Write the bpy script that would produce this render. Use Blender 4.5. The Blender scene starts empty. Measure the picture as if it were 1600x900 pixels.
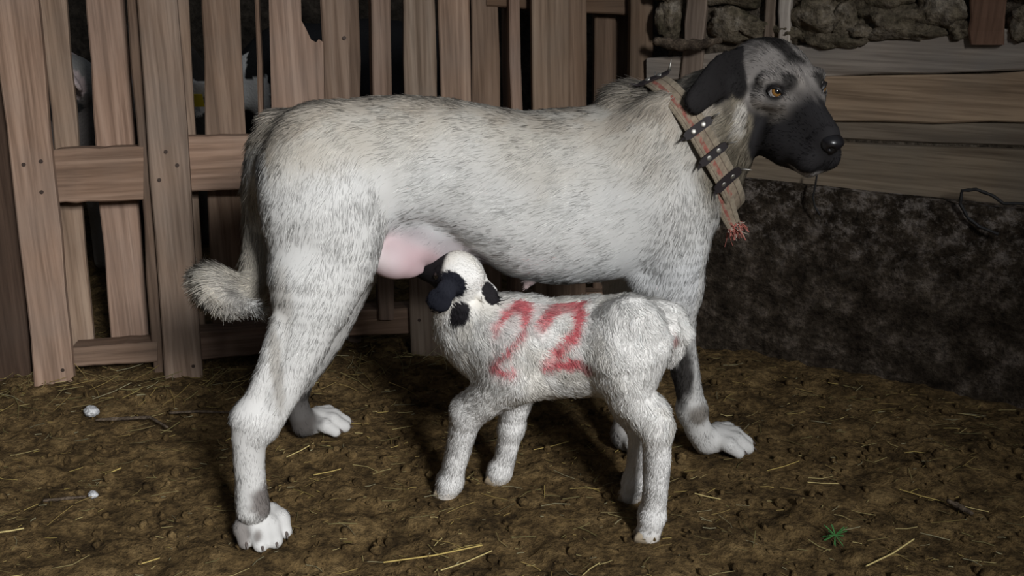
import bpy, bmesh, math, random
import numpy as np
from mathutils import Vector, Matrix
# ------------------------------------------------------------------ camera, world, light, exposure
S = bpy.context.scene
COL = S.collection
cam_d = bpy.data.cameras.new('camera'); cam = bpy.data.objects.new('camera', cam_d); COL.objects.link(cam)
cam_d.sensor_width = 36.0; cam_d.lens = 36.0*1500/1600; cam_d.clip_start = 0.02
cam.location = (0, 0, 1.0); cam.rotation_euler = (math.radians(90-20.1363), 0, 0)
S.camera = cam
w = bpy.data.worlds.new('barn_air'); S.world = w; w.use_nodes = True
w.node_tree.nodes['Background'].inputs[0].default_value = (0.80, 0.88, 1.0, 1)
w.node_tree.nodes['Background'].inputs[1].default_value = 0.12
ld = bpy.data.lights.new('doorway_daylight', 'AREA'); ld.shape = 'RECTANGLE'; ld.size = 1.0; ld.size_y = 1.0
ld.energy = 312; ld.color = (0.98, 0.99, 1.0)
lo = bpy.data.objects.new('doorway_daylight', ld); COL.objects.link(lo)
lo.location = (1.78, -2.3, 2.7)
lo.rotation_euler = (Vector((-0.1, 1.8, 0.45))-Vector(lo.location)).to_track_quat('-Z', 'Y').to_euler()
S.view_settings.view_transform = 'Standard'; S.view_settings.look = 'None'
S.view_settings.exposure = 0.0; S.view_settings.gamma = 1.0; S.view_settings.use_curve_mapping = False
rnd = random.Random(7); rng = np.random.default_rng(11)
# ------------------------------------------------------------------ frames (metric, world): pen fence, side wall, dog, lamb
def basis(o, x, y, z): return Matrix(((x[0], y[0], z[0], o[0]), (x[1], y[1], z[1], o[1]), (x[2], y[2], z[2], o[2]), (0, 0, 0, 1)))
M_FENCE = basis((-1.0772, 2.0574, 0.0000), (0.9773, 0.2120, 0.0000), (-0.0258, 0.1191, 0.9925), (0.2105, -0.9700, 0.1219))      # x along the fence, y up its leaning face, z towards the barn
M_WALL = basis((0.3795, 2.3647, 0.0000), (0.8951, -0.4459, 0.0000), (0.0000, 0.0000, 1.0000), (-0.4459, -0.8951, 0.0000))       # x along the wall, y up, z into the room
M_DOG = basis((-0.4228, 1.5924, 0.0000), (0.9744, 0.2250, 0.0000), (-0.2250, 0.9744, 0.0000), (0, 0, 1))   # x forward, y to the dog's left, z up
M_LAMB = basis((0.2330, 1.5125, 0.0000), (-0.9495, 0.3136, 0.0000), (-0.3136, -0.9495, 0.0000), (0, 0, 1))
# ------------------------------------------------------------------ helpers
def tag(o, label=None, cat=None, group=None, kind=None):
    if label: o['label'] = label
    if cat: o['category'] = cat
    if group: o['group'] = group
    if kind: o['kind'] = kind
    return o
def link(o, parent=None):
    COL.objects.link(o)
    if parent: o.parent = parent
    return o
def empty(name, M=None, **k):
    o = bpy.data.objects.new(name, None); o.empty_display_size = .05
    if M is not None: o.matrix_world = M
    link(o); return tag(o, **k)
def mesh(name, V, F, mat, parent=None, smooth=False, M=None, **k):
    me = bpy.data.meshes.new(name); me.from_pydata([tuple(map(float, v)) for v in V], [], [tuple(map(int, f)) for f in F]); me.update()
    if smooth: me.polygons.foreach_set('use_smooth', [True]*len(me.polygons))
    me.materials.append(mat)
    o = bpy.data.objects.new(name, me)
    if M is not None: o.matrix_world = M
    link(o, parent); return tag(o, **k)
def np_mesh(name, V, Q, mat, parent=None, M=None, cols=None, **k):
    V = np.asarray(V, np.float32); Q = np.asarray(Q, np.int32); nq = Q.shape[1]
    me = bpy.data.meshes.new(name); me.vertices.add(len(V)); me.vertices.foreach_set('co', V.ravel())
    me.loops.add(Q.size); me.loops.foreach_set('vertex_index', Q.ravel())
    me.polygons.add(len(Q)); me.polygons.foreach_set('loop_start', np.arange(0, Q.size, nq, dtype=np.int32))
    me.polygons.foreach_set('use_smooth', np.ones(len(Q), bool)); me.update(calc_edges=True); me.validate()
    if cols is not None:
        a = me.attributes.new('col', 'FLOAT_COLOR', 'POINT')
        a.data.foreach_set('color', np.concatenate([cols, np.ones((len(V), 1))], 1).astype(np.float32).ravel())
    me.materials.append(mat)
    o = bpy.data.objects.new(name, me)
    if M is not None: o.matrix_world = M
    link(o, parent); return tag(o, **k)
NROT = np.array([[.7376, -.6033, .3030], [.4557, .7849, .4199], [-.4911, -.1417, .8595]])
def vnoise(P, s, seed=0):
    q = np.asarray(P, np.float64)@NROT*s+seed*17.31+100; i = np.floor(q).astype(np.int64); f = q-i; f = f*f*(3-2*f); r = 0
    for a in (0, 1):
        for b in (0, 1):
            for c in (0, 1):
                h = ((i[:, 0]+a)*374761393+(i[:, 1]+b)*668265263+(i[:, 2]+c)*2147483647+seed*974711) & 0xffffffff
                h = ((h ^ (h >> 13))*1274126177) & 0xffffffff; h = (h ^ (h >> 16)) & 0xffff
                r = r+h/65535.0*(f[:, 0] if a else 1-f[:, 0])*(f[:, 1] if b else 1-f[:, 1])*(f[:, 2] if c else 1-f[:, 2])
    return r*2-1
def fbm(P, s, o=3, seed=0): return sum(vnoise(P, s*2.03**k, seed+k)*.5**k for k in range(o))
def sst(a, b, x): t = np.clip((x-a)/(b-a), 0, 1); return t*t*(3-2*t)
def norm(v): return v/np.maximum(np.linalg.norm(v, axis=-1, keepdims=True), 1e-9)
# ------------------------------------------------------------------ materials
def nodes(name, rough=.8, spec=.3):
    m = bpy.data.materials.new(name); m.use_nodes = True; nt = m.node_tree; b = nt.nodes['Principled BSDF']
    b.inputs['Roughness'].default_value = rough; b.inputs['Specular IOR Level'].default_value = spec
    return m, nt, b
def N(nt, t, **k):
    n = nt.nodes.new(t)
    for a, v in k.items(): setattr(n, a, v)
    return n
def ramp(nt, stops):
    r = N(nt, 'ShaderNodeValToRGB'); e = r.color_ramp.elements
    while len(e) < len(stops): e.new(.5)
    for x, (p, c) in zip(e, stops): x.position = p; x.color = (*c, 1)
    return r
def flat(name, c, rough=.7, spec=.3, metal=0):
    m, nt, b = nodes(name, rough, spec); b.inputs['Base Color'].default_value = (*c, 1); b.inputs['Metallic'].default_value = metal; return m
def wood(name, dark, mid, light, along='Y', bump=.25, grey=.35, gcol=(.20, .17, .145)):
    m, nt, b = nodes(name, .82, .2); L = nt.links.new
    tc = N(nt, 'ShaderNodeTexCoord'); oi = N(nt, 'ShaderNodeObjectInfo'); mp = N(nt, 'ShaderNodeMapping')
    mp.inputs['Scale'].default_value = {'Y': (42, 1.7, 42), 'X': (1.7, 42, 42)}[along]
    L(tc.outputs['Object'], mp.inputs['Vector'])
    ml = N(nt, 'ShaderNodeMath', operation='MULTIPLY'); ml.inputs[1].default_value = 37; L(oi.outputs['Random'], ml.inputs[0])
    n1 = N(nt, 'ShaderNodeTexNoise', noise_dimensions='4D'); n1.inputs['Scale'].default_value = 1; n1.inputs['Detail'].default_value = 5; n1.inputs['Distortion'].default_value = .6
    L(mp.outputs[0], n1.inputs['Vector']); L(ml.outputs[0], n1.inputs['W'])
    n2 = N(nt, 'ShaderNodeTexNoise', noise_dimensions='4D'); n2.inputs['Scale'].default_value = 6; n2.inputs['Detail'].default_value = 4
    L(tc.outputs['Object'], n2.inputs['Vector']); L(ml.outputs[0], n2.inputs['W'])
    n3 = N(nt, 'ShaderNodeTexNoise', noise_dimensions='4D'); n3.inputs['Scale'].default_value = 3.4; n3.inputs['Detail'].default_value = 6
    L(mp.outputs[0], n3.inputs['Vector']); L(ml.outputs[0], n3.inputs['W'])
    r = ramp(nt, [(.28, dark), (.5, mid), (.72, light)]); L(n1.outputs['Fac'], r.inputs['Fac'])
    fr = ramp(nt, [(.36, (.40, .36, .34)), (.56, (1.05, 1.05, 1.05))]); L(n3.outputs['Fac'], fr.inputs['Fac'])
    x0 = N(nt, 'ShaderNodeMix', data_type='RGBA', blend_type='MULTIPLY'); x0.inputs[0].default_value = .5
    L(r.outputs[0], x0.inputs[6]); L(fr.outputs[0], x0.inputs[7])
    g = ramp(nt, [(.42, (0, 0, 0)), (.66, (1, 1, 1))]); L(n2.outputs['Fac'], g.inputs['Fac'])
    gm = N(nt, 'ShaderNodeMath', operation='MULTIPLY'); gm.inputs[1].default_value = grey; L(g.outputs[0], gm.inputs[0])
    x = N(nt, 'ShaderNodeMix', data_type='RGBA'); x.inputs[7].default_value = (*gcol, 1)
    L(gm.outputs[0], x.inputs[0]); L(x0.outputs[2], x.inputs[6])
    hs = N(nt, 'ShaderNodeHueSaturation'); mr = N(nt, 'ShaderNodeMapRange'); mr.inputs[3].default_value = .72; mr.inputs[4].default_value = 1.22
    L(oi.outputs['Random'], mr.inputs[0]); L(mr.outputs[0], hs.inputs['Value']); L(x.outputs[2], hs.inputs['Color'])
    at = N(nt, 'ShaderNodeAttribute', attribute_type='OBJECT', attribute_name='tone')
    vm = N(nt, 'ShaderNodeMix', data_type='RGBA', blend_type='MULTIPLY'); vm.inputs[0].default_value = 1
    L(hs.outputs[0], vm.inputs[6]); L(at.outputs['Color'], vm.inputs[7]); L(vm.outputs[2], b.inputs['Base Color'])
    bp = N(nt, 'ShaderNodeBump'); bp.inputs['Strength'].default_value = bump; bp.inputs['Distance'].default_value = .004
    L(n3.outputs['Fac'], bp.inputs['Height']); L(bp.outputs[0], b.inputs['Normal'])
    return m
PAL = ((.155, .105, .073), (.265, .185, .134), (.355, .264, .20))
m_wood = wood('pallet_wood', *PAL); m_rail = wood('pallet_rail_wood', *PAL, along='X')
GRE = ((.145, .118, .095), (.235, .195, .158), (.30, .255, .208))
m_plank = wood('weathered_plank', *GRE, along='X', grey=.5, gcol=(.15, .142, .132)); m_stake = wood('weathered_stake', *GRE)
def rough_stone(name, c0, c1, c2, sc=9, bump=.7, dist=.02):
    m, nt, b = nodes(name, .92, .15); L = nt.links.new
    tc = N(nt, 'ShaderNodeTexCoord'); n = N(nt, 'ShaderNodeTexNoise'); n.inputs['Scale'].default_value = sc; n.inputs['Detail'].default_value = 9; n.inputs['Roughness'].default_value = .68
    n2 = N(nt, 'ShaderNodeTexNoise'); n2.inputs['Scale'].default_value = sc*5; n2.inputs['Detail'].default_value = 5; n2.inputs['Roughness'].default_value = .7
    L(tc.outputs['Object'], n.inputs['Vector']); L(tc.outputs['Object'], n2.inputs['Vector'])
    r = ramp(nt, [(.36, c0), (.52, c1), (.70, c2)]); L(n.outputs['Fac'], r.inputs['Fac'])
    r2 = ramp(nt, [(.36, (.38, .36, .35)), (.62, (1.4, 1.38, 1.34))]); L(n2.outputs['Fac'], r2.inputs['Fac'])
    x = N(nt, 'ShaderNodeMix', data_type='RGBA', blend_type='MULTIPLY'); x.inputs[0].default_value = .85
    L(r.outputs[0], x.inputs[6]); L(r2.outputs[0], x.inputs[7]); L(x.outputs[2], b.inputs['Base Color'])
    ad = N(nt, 'ShaderNodeMath', operation='ADD'); L(n.outputs['Fac'], ad.inputs[0]); L(n2.outputs['Fac'], ad.inputs[1])
    bp = N(nt, 'ShaderNodeBump'); bp.inputs['Strength'].default_value = bump; bp.inputs['Distance'].default_value = dist
    L(ad.outputs[0], bp.inputs['Height']); L(bp.outputs[0], b.inputs['Normal'])
    return m
m_base = rough_stone('dung_stained_concrete', (.020, .014, .009), (.060, .046, .033), (.19, .155, .128), 15, .9)
nt = m_base.node_tree; L = nt.links.new; b = nt.nodes['Principled BSDF']     # lime residue left along the top of the footing
tc = N(nt, 'ShaderNodeTexCoord'); sx = N(nt, 'ShaderNodeSeparateXYZ'); L(tc.outputs['Object'], sx.inputs[0]); mr = N(nt, 'ShaderNodeMapRange'); mr.inputs[1].default_value = .22; mr.inputs[2].default_value = .42; L(sx.outputs[1], mr.inputs[0])
n = N(nt, 'ShaderNodeTexNoise'); n.inputs['Scale'].default_value = 30; n.inputs['Detail'].default_value = 8; n.inputs['Roughness'].default_value = .75; L(tc.outputs['Object'], n.inputs['Vector'])
rr = ramp(nt, [(.50, (0, 0, 0)), (.66, (1, 1, 1))]); L(n.outputs['Fac'], rr.inputs['Fac']); mm = N(nt, 'ShaderNodeMath', operation='MULTIPLY'); L(mr.outputs[0], mm.inputs[0]); L(rr.outputs[0], mm.inputs[1])
x = N(nt, 'ShaderNodeMix', data_type='RGBA'); x.inputs[7].default_value = (.30, .26, .23, 1); src_ = b.inputs['Base Color'].links[0].from_socket; L(mm.outputs[0], x.inputs[0]); L(src_, x.inputs[6]); L(x.outputs[2], b.inputs['Base Color'])
m_mortar = rough_stone('dark_mortar', (.05, .040, .028), (.10, .08, .06), (.20, .17, .135), 14)
m_stone = rough_stone('mossy_field_stone', (.07, .06, .038), (.17, .14, .10), (.36, .32, .27), 11)
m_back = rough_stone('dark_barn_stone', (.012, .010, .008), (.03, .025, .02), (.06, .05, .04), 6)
m_soil = rough_stone('trodden_dung_soil', (.056, .036, .015), (.138, .090, .038), (.235, .160, .072), 13, 1.0, .014)
def attr_mat(name, rough=.85, spec=.2, bump=0, bs=400):
    m, nt, b = nodes(name, rough, spec); a = N(nt, 'ShaderNodeAttribute', attribute_name='col'); nt.links.new(a.outputs['Color'], b.inputs['Base Color'])
    if bump:
        n = N(nt, 'ShaderNodeTexNoise'); n.inputs['Scale'].default_value = bs; tc = N(nt, 'ShaderNodeTexCoord'); nt.links.new(tc.outputs['Object'], n.inputs['Vector'])
        bp = N(nt, 'ShaderNodeBump'); bp.inputs['Strength'].default_value = bump; bp.inputs['Distance'].default_value = .004
        nt.links.new(n.outputs['Fac'], bp.inputs['Height']); nt.links.new(bp.outputs[0], b.inputs['Normal'])
    return m
def hair_mat(name, rough=.7, spec=.12):
    m, nt, b = nodes(name, rough, spec); a = N(nt, 'ShaderNodeAttribute', attribute_name='col'); nt.links.new(a.outputs['Color'], b.inputs['Base Color'])
    s = N(nt, 'ShaderNodeAttribute', attribute_name='sn'); nt.links.new(s.outputs['Vector'], b.inputs['Normal'])
    return m
m_skin = attr_mat('animal_skin', .8, .2); m_udder = attr_mat('udder_skin', .55, .3)
m_hair = hair_mat('animal_hair'); m_straw = attr_mat('straw', .6, .3); m_wool = attr_mat('sheep_wool', .9, .1, .8, 120)
# ------------------------------------------------------------------ floor
nx, ny = 520, 400
X, Y = np.meshgrid(np.linspace(-2.6, 2.4, nx), np.concatenate([np.linspace(-.9, 1.0, 40), np.linspace(1.0, 2.6, 300)[1:], np.linspace(2.6, 5.2, ny-338)[1:]]), indexing='ij'); ny = X.shape[1]
P = np.stack([X.ravel(), Y.ravel(), 0*X.ravel()], 1)
h = .010*fbm(P, 7, 3, 1)+.0075*fbm(P, 26, 3, 4)+.0035*vnoise(P, 95, 9)
FEET = [(-0.4555, 1.4710), (-0.4296, 1.8262), (0.4085, 1.7525), (0.2352, 1.7684), (-0.1249, 1.5893), (-0.0276, 1.6400), (0.2412, 1.4514), (0.2247, 1.5737)]
for fx, fy in FEET:
    d = np.hypot(P[:, 0]-fx, P[:, 1]-fy); h = h*sst(.03, .10, d)
P[:, 2] = h-.003
I = np.arange(nx*ny).reshape(nx, ny); Q = np.stack([I[:-1, :-1], I[1:, :-1], I[1:, 1:], I[:-1, 1:]], -1).reshape(-1, 4)
floor = np_mesh('floor', P, Q, m_soil, kind='structure')
def ground_h(x, y):
    p = np.stack([x, y, 0*x], 1); return .010*fbm(p, 7, 3, 1)+.0075*fbm(p, 26, 3, 4)-.003
# clods
bm = bmesh.new(); bmesh.ops.create_icosphere(bm, subdivisions=1, radius=1); iv = np.array([v.co[:] for v in bm.verts]); ifc = np.array([[v.index for v in f.verts] for f in bm.faces]); bm.free()
inroom = lambda x, y: ((x-M_WALL[0][3])*M_WALL[0][2]+(y-M_WALL[1][3])*M_WALL[1][2]) > .05
n = 2600; cx = rng.uniform(-1.5, 1.4, n); cy = 1.15+1.3*rng.random(n)**1.2; cr = .0025+.009*rng.random(n)**3.2; cz = ground_h(cx, cy)
V = []; F = []
ok = np.nonzero(inroom(cx, cy))[0]; n = len(ok); cx, cy, cr, cz = cx[ok], cy[ok], cr[ok], cz[ok]
for k in range(n):
    s = cr[k]*rng.uniform(.7, 1.3, 3); v = iv*s*(1+.35*rng.standard_normal((len(iv), 1))*.5); V.append(v+[cx[k], cy[k], cz[k]+cr[k]*.3]); F.append(ifc+k*len(iv))
np_mesh('soil_crumbs', np.concatenate(V), np.concatenate(F), m_soil, kind='stuff', label='crumbs of dry brown dung and soil scattered on the floor', cat='soil')
# straw bits
def straw_mesh(items):
    V = []; F = []; Cc = []
    for (x, y, z, a, ln, wd, tilt, bend, c) in items:
        d = np.array([math.cos(a)*math.cos(tilt), math.sin(a)*math.cos(tilt), math.sin(tilt)]); s = np.array([-math.sin(a), math.cos(a), 0]); b0 = len(V)
        for t in (0, .5, 1):
            p = np.array([x, y, z])+d*(t-.5)*ln+s*bend*ln*(t-.5)**2
            V += [p+s*wd/2, p-s*wd/2, p+np.array([0, 0, wd*.7])]; Cc += [c]*3
        for q in (0, 3):
            for e in range(3):
                F.append((b0+q+e, b0+q+(e+1) % 3, b0+q+3+(e+1) % 3, b0+q+3+e))
    return np.array(V), np.array(F), np.array(Cc)
SC = np.array([(.42, .31, .10), (.50, .40, .17), (.30, .21, .07), (.38, .34, .20), (.24, .20, .08), (.20, .15, .06)])
items = []
n = 2500; xs = rng.uniform(-1.5, 1.35, n); ys = 1.12+1.35*rng.random(n); zs = ground_h(xs, ys)
for k in np.nonzero(inroom(xs, ys))[0]:
    ln = .006+.055*rng.random()**2.6; c = SC[rng.integers(0, 6)]*rng.uniform(.4, .95)
    items.append((xs[k], ys[k], zs[k]+.004, rng.normal(0.1, .75), ln, rng.uniform(.0009, .0020), rng.normal(0, .12), rng.normal(0, .3), c))
for k in range(150):   # the drift of hay under the pallets
    x = rng.uniform(-1.3, .3); y = 2.0+.22*(x+1.077)+rng.normal(0, .06); items.append((x, y, float(ground_h(np.array([x]), np.array([y]))[0])+.012, rng.uniform(0, 3.1), rng.uniform(.03, .1), .0016, rng.normal(.15, .25), .3, SC[rng.integers(2, 6)]*.8))
V, F, Cc = straw_mesh(items)
np_mesh('loose_straw', V, F, m_straw, cols=Cc, kind='stuff', label='short bits of yellow straw strewn over the soil floor', cat='straw')
# long stalks one can point at
STALKS = [(-0.216, 1.361, -0.050, 1.410, 0.0028, 'long pale green straw stalk before the lamb at the bottom edge'), (-0.118, 1.347, -0.033, 1.402, 0.0022, 'yellow straw stalk crossing below the pale green one'), (-0.389, 1.640, -0.325, 1.671, 0.0022, 'yellow straw stalk left of the lamb fore hoof'), (0.594, 1.344, 0.705, 1.421, 0.0030, 'brown straw stalk slanting up at the bottom right'), (0.744, 1.598, 0.817, 1.552, 0.0018, 'thin pale stalk running out of the dry tuft at right'), (0.829, 1.552, 0.882, 1.524, 0.0016, 'thin pale stalk lying on the far side of the dry tuft'), (0.510, 1.671, 0.585, 1.709, 0.0018, 'olive stalk beside the dog fore paw'), (0.346, 1.574, 0.391, 1.554, 0.0024, 'bright yellow straw stalk right of the lamb hind hoof'), (-0.803, 1.654, -0.781, 1.679, 0.0026, 'short bright straw stalk left of the dog hind leg'), (0.574, 1.619, 0.632, 1.614, 0.0020, 'pale yellow straw stalk in the middle of the right floor'), (0.046, 1.747, 0.121, 1.782, 0.0020, 'dull yellow straw stalk under the lamb belly'), (-0.902, 1.434, -0.863, 1.447, 0.0030, 'pale straw stalk at the left edge of the floor'), (-0.643, 1.361, -0.603, 1.384, 0.0024, 'straw stalk near the lower left corner'), (-0.454, 1.703, -0.410, 1.760, 0.0022, 'straw stalk just right of the dog hind leg')]
for k, (x0, y0, x1, y1, wd, lab) in enumerate(STALKS):
    z = float(ground_h(np.array([(x0+x1)/2]), np.array([(y0+y1)/2]))[0])+.006
    V, F, Cc = straw_mesh([(0, 0, 0, math.atan2(y1-y0, x1-x0), math.hypot(x1-x0, y1-y0), wd, 0, .12, SC[k % 2]*1.15)])
    o = np_mesh('straw_stalk', V, F, m_straw, cols=Cc, label=lab, cat='straw', group='long straw stalks on the floor'); o.location = ((x0+x1)/2, (y0+y1)/2, z)
# ------------------------------------------------------------------ walls
def rough_sheet(name, x0, x1, y0, y1, st, amp, mat, M, parent=None, depth=.05, seed=3, sc=9, **k):
    a = np.arange(x0, x1+st, st); b = np.arange(y0, y1+st, st); A, B = np.meshgrid(a, b, indexing='ij')
    P = np.stack([A.ravel(), B.ravel(), 0*A.ravel()], 1); P[:, 2] = amp*fbm(P, sc, 4, seed)
    I = np.arange(A.size).reshape(A.shape); Q = np.stack([I[:-1, :-1], I[1:, :-1], I[1:, 1:], I[:-1, 1:]], -1).reshape(-1, 4).tolist()
    V = P.tolist(); per = list(I[:, 0])+list(I[-1, 1:])+list(I[-2::-1, -1])+list(I[0, -2:0:-1]); n0 = len(V)
    for i in per: V.append((P[i, 0], P[i, 1], -depth))
    m = len(per)
    for i in range(m): Q.append((per[(i+1) % m], per[i], n0+i, n0+(i+1) % m))
    return np_mesh(name, V, Q, mat, parent, M, **k)
wall_r = empty('wall_right', M_WALL, kind='structure')
WX0, WX1 = -.02, 2.2
rough_sheet('concrete_footing', WX0, WX1, -.06, 0.434, .014, .016, m_base, None, wall_r, .10, 3, 11)
mesh('mortar_backing', [(WX0, 0.434-.05, -.055), (WX1, 0.434-.05, -.055), (WX1, 1.7, -.055), (WX0, 1.7, -.055), (WX0, 0.434-.05, -.2), (WX1, 0.434-.05, -.2), (WX1, 1.7, -.2), (WX0, 1.7, -.2)],
     [(0, 1, 2, 3), (5, 4, 7, 6), (1, 5, 6, 2), (4, 0, 3, 7), (3, 2, 6, 7), (4, 5, 1, 0)], m_mortar, wall_r)
def board(name, c, w0, th, mat, parent, tone=(1, 1, 1), nseg=8, wob=.0022, axis=None, **k):
    """c: corner points (u,v) counter-clockwise from bottom-left of the face; extruded from w0 back by th, with slightly worn edges"""
    bl, br, tr, tl = [np.array(p, float) for p in c]
    vert = axis == 'v' if axis else np.linalg.norm(tl-bl) > np.linalg.norm(br-bl)
    V = []; F = []; b = min(.0035, th*.25)
    for i in range(nseg+1):
        t = i/nseg
        if vert: a0, a1 = bl+(tl-bl)*t, br+(tr-br)*t
        else: a0, a1 = bl+(br-bl)*t, tl+(tr-tl)*t
        e = norm(a1-a0); j0, j1 = rnd.gauss(0, wob), rnd.gauss(0, wob); dz = rnd.gauss(0, wob*.6)
        a0 = a0+e*j0; a1 = a1+e*j1
        V += [(*a0, w0-th+dz), (*a0, w0-b+dz), (*(a0+e*b), w0+dz), (*(a1-e*b), w0+dz), (*a1, w0-b+dz), (*a1, w0-th+dz)]
    for i in range(nseg):
        for q in range(6):
            f = (i*6+q, i*6+(q+1) % 6, i*6+6+(q+1) % 6, i*6+6+q); F.append(f if not vert else f)
    F.append(tuple(range(5, -1, -1))); F.append(tuple(nseg*6+q for q in range(6)))
    o = mesh(name, V, F, mat, parent, **k); bmm = bmesh.new(); bmm.from_mesh(o.data); bmesh.ops.recalc_face_normals(bmm, faces=bmm.faces); bmm.to_mesh(o.data); bmm.free()
    o['tone'] = tone; return o
for c, w0, th, tone in [(((-0.0687, 0.6606), (1.4668, 0.7953), (1.4367, 0.9099), (-0.0713, 0.7137)), -0.040, 0.030, (1.3, 1.32, 1.34)), (((-0.0623, 0.5625), (1.4968, 0.6760), (1.4660, 0.7935), (-0.0672, 0.6580)), -0.036, 0.030, (1.45, 1.25, 1.02)), (((-0.0655, 0.5305), (1.5181, 0.6109), (1.5010, 0.6763), (-0.0673, 0.5663)), -0.050, 0.012, (0.75, 0.72, 0.66)), (((-0.0523, 0.3779), (1.5459, 0.4863), (1.5160, 0.6007), (-0.0598, 0.5256)), -0.034, 0.030, (0.92, 0.86, 0.74))]:
    board('plank', c, w0, th, m_plank, wall_r, tone, 14, .002)
for c, w0, th, tone in [(((0.0171, 0.6610), (0.0720, 0.6798), (0.0735, 0.9441), (0.0276, 0.9436)), -0.030, 0.020, (1.1, 1.0, 0.95)), (((0.2146, 0.7254), (0.2413, 0.7268), (0.2324, 0.9458), (0.2037, 0.9454)), -0.030, 0.030, (1.0, 0.92, 0.85)), (((0.2506, 0.7284), (0.2782, 0.7298), (0.2683, 0.9463), (0.2373, 0.9460)), -0.020, 0.030, (1.9, 2.0, 2.1)), (((0.6505, 0.7830), (0.7186, 0.7861), (0.6983, 0.9509), (0.6279, 0.9501)), -0.020, 0.040, (0.62, 0.42, 0.34))]:
    board('stake', c, w0, th, m_stake, wall_r, tone, 6, .0015)
bm = bmesh.new(); bmesh.ops.create_icosphere(bm, subdivisions=4, radius=1); sv = np.array([v.co[:] for v in bm.verts]); sf = [[v.index for v in f.verts] for f in bm.faces]; bm.free()
for k, (u, v, ru, rv) in enumerate([(0.1889, 0.7955, 0.0386, 0.0260), (0.2633, 0.7912, 0.0318, 0.0200), (0.3647, 0.7812, 0.0554, 0.0197), (0.4253, 0.7978, 0.0352, 0.0249), (0.5520, 0.8002, 0.0513, 0.0189), (0.6272, 0.8127, 0.0274, 0.0238), (0.0510, 0.9003, 0.0369, 0.0288), (0.6075, 0.9042, 0.0297, 0.0232), (0.3875, 0.8862, 0.0326, 0.0217), (0.1348, 0.8080, 0.0602, 0.0349), (0.1339, 0.8761, 0.0743, 0.0285), (0.3308, 0.8334, 0.0585, 0.0500), (0.3947, 0.8245, 0.0274, 0.0385), (0.4427, 0.8780, 0.0634, 0.0296), (0.5032, 0.8215, 0.0969, 0.0351), (0.5836, 0.8511, 0.0502, 0.0395), (0.5444, 0.9029, 0.0506, 0.0261), (0.6680, 0.9118, 0.0599, 0.0317), (0.7474, 0.8303, 0.0331, 0.0333), (0.7428, 0.8942, 0.0374, 0.0277), (-0.0225, 0.8098, 0.0289, 0.0448), (-0.0344, 0.8766, 0.0319, 0.0294), (0.2749, 0.8934, 0.0424, 0.0221), (0.8144, 0.8519, 0.0456, 0.0501)]):
    s = sv*np.array([ru*1.12, rv*1.12, .042]); s = s*(1+.30*fbm(sv*1.0, 1.5, 2, 20+k)+.10*fbm(sv, 5.5, 3, 60+k))[:, None]
    mesh('stone', s+np.array([u, v, -.06]), sf, m_stone, wall_r, True)
# remaining shell: stone wall behind the pen, left side, and the wall with the doorway behind the camera
def slab(name, V8, mat): return mesh(name, V8, [(0, 1, 2, 3), (7, 6, 5, 4), (0, 4, 5, 1), (1, 5, 6, 2), (2, 6, 7, 3), (3, 7, 4, 0)], mat, kind='structure')
def box8(x0, x1, y0, y1, z0, z1): return [(x0, y0, z0), (x1, y0, z0), (x1, y1, z0), (x0, y1, z0), (x0, y0, z1), (x1, y0, z1), (x1, y1, z1), (x0, y1, z1)]
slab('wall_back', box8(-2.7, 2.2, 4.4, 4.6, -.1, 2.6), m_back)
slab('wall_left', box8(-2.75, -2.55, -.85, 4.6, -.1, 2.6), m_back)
front = empty('wall_front', kind='structure')
for b8 in (box8(-2.75, -1.0, -.95, -.75, -.1, 2.6), box8(1.37, 3.0, -.95, -.75, -.1, 2.6), box8(-1.0, 1.37, -.95, -.75, 2.3, 2.6)):
    mesh('masonry', b8, [(0, 1, 2, 3), (7, 6, 5, 4), (0, 4, 5, 1), (1, 5, 6, 2), (2, 6, 7, 3), (3, 7, 4, 0)], m_back, front)
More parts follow.
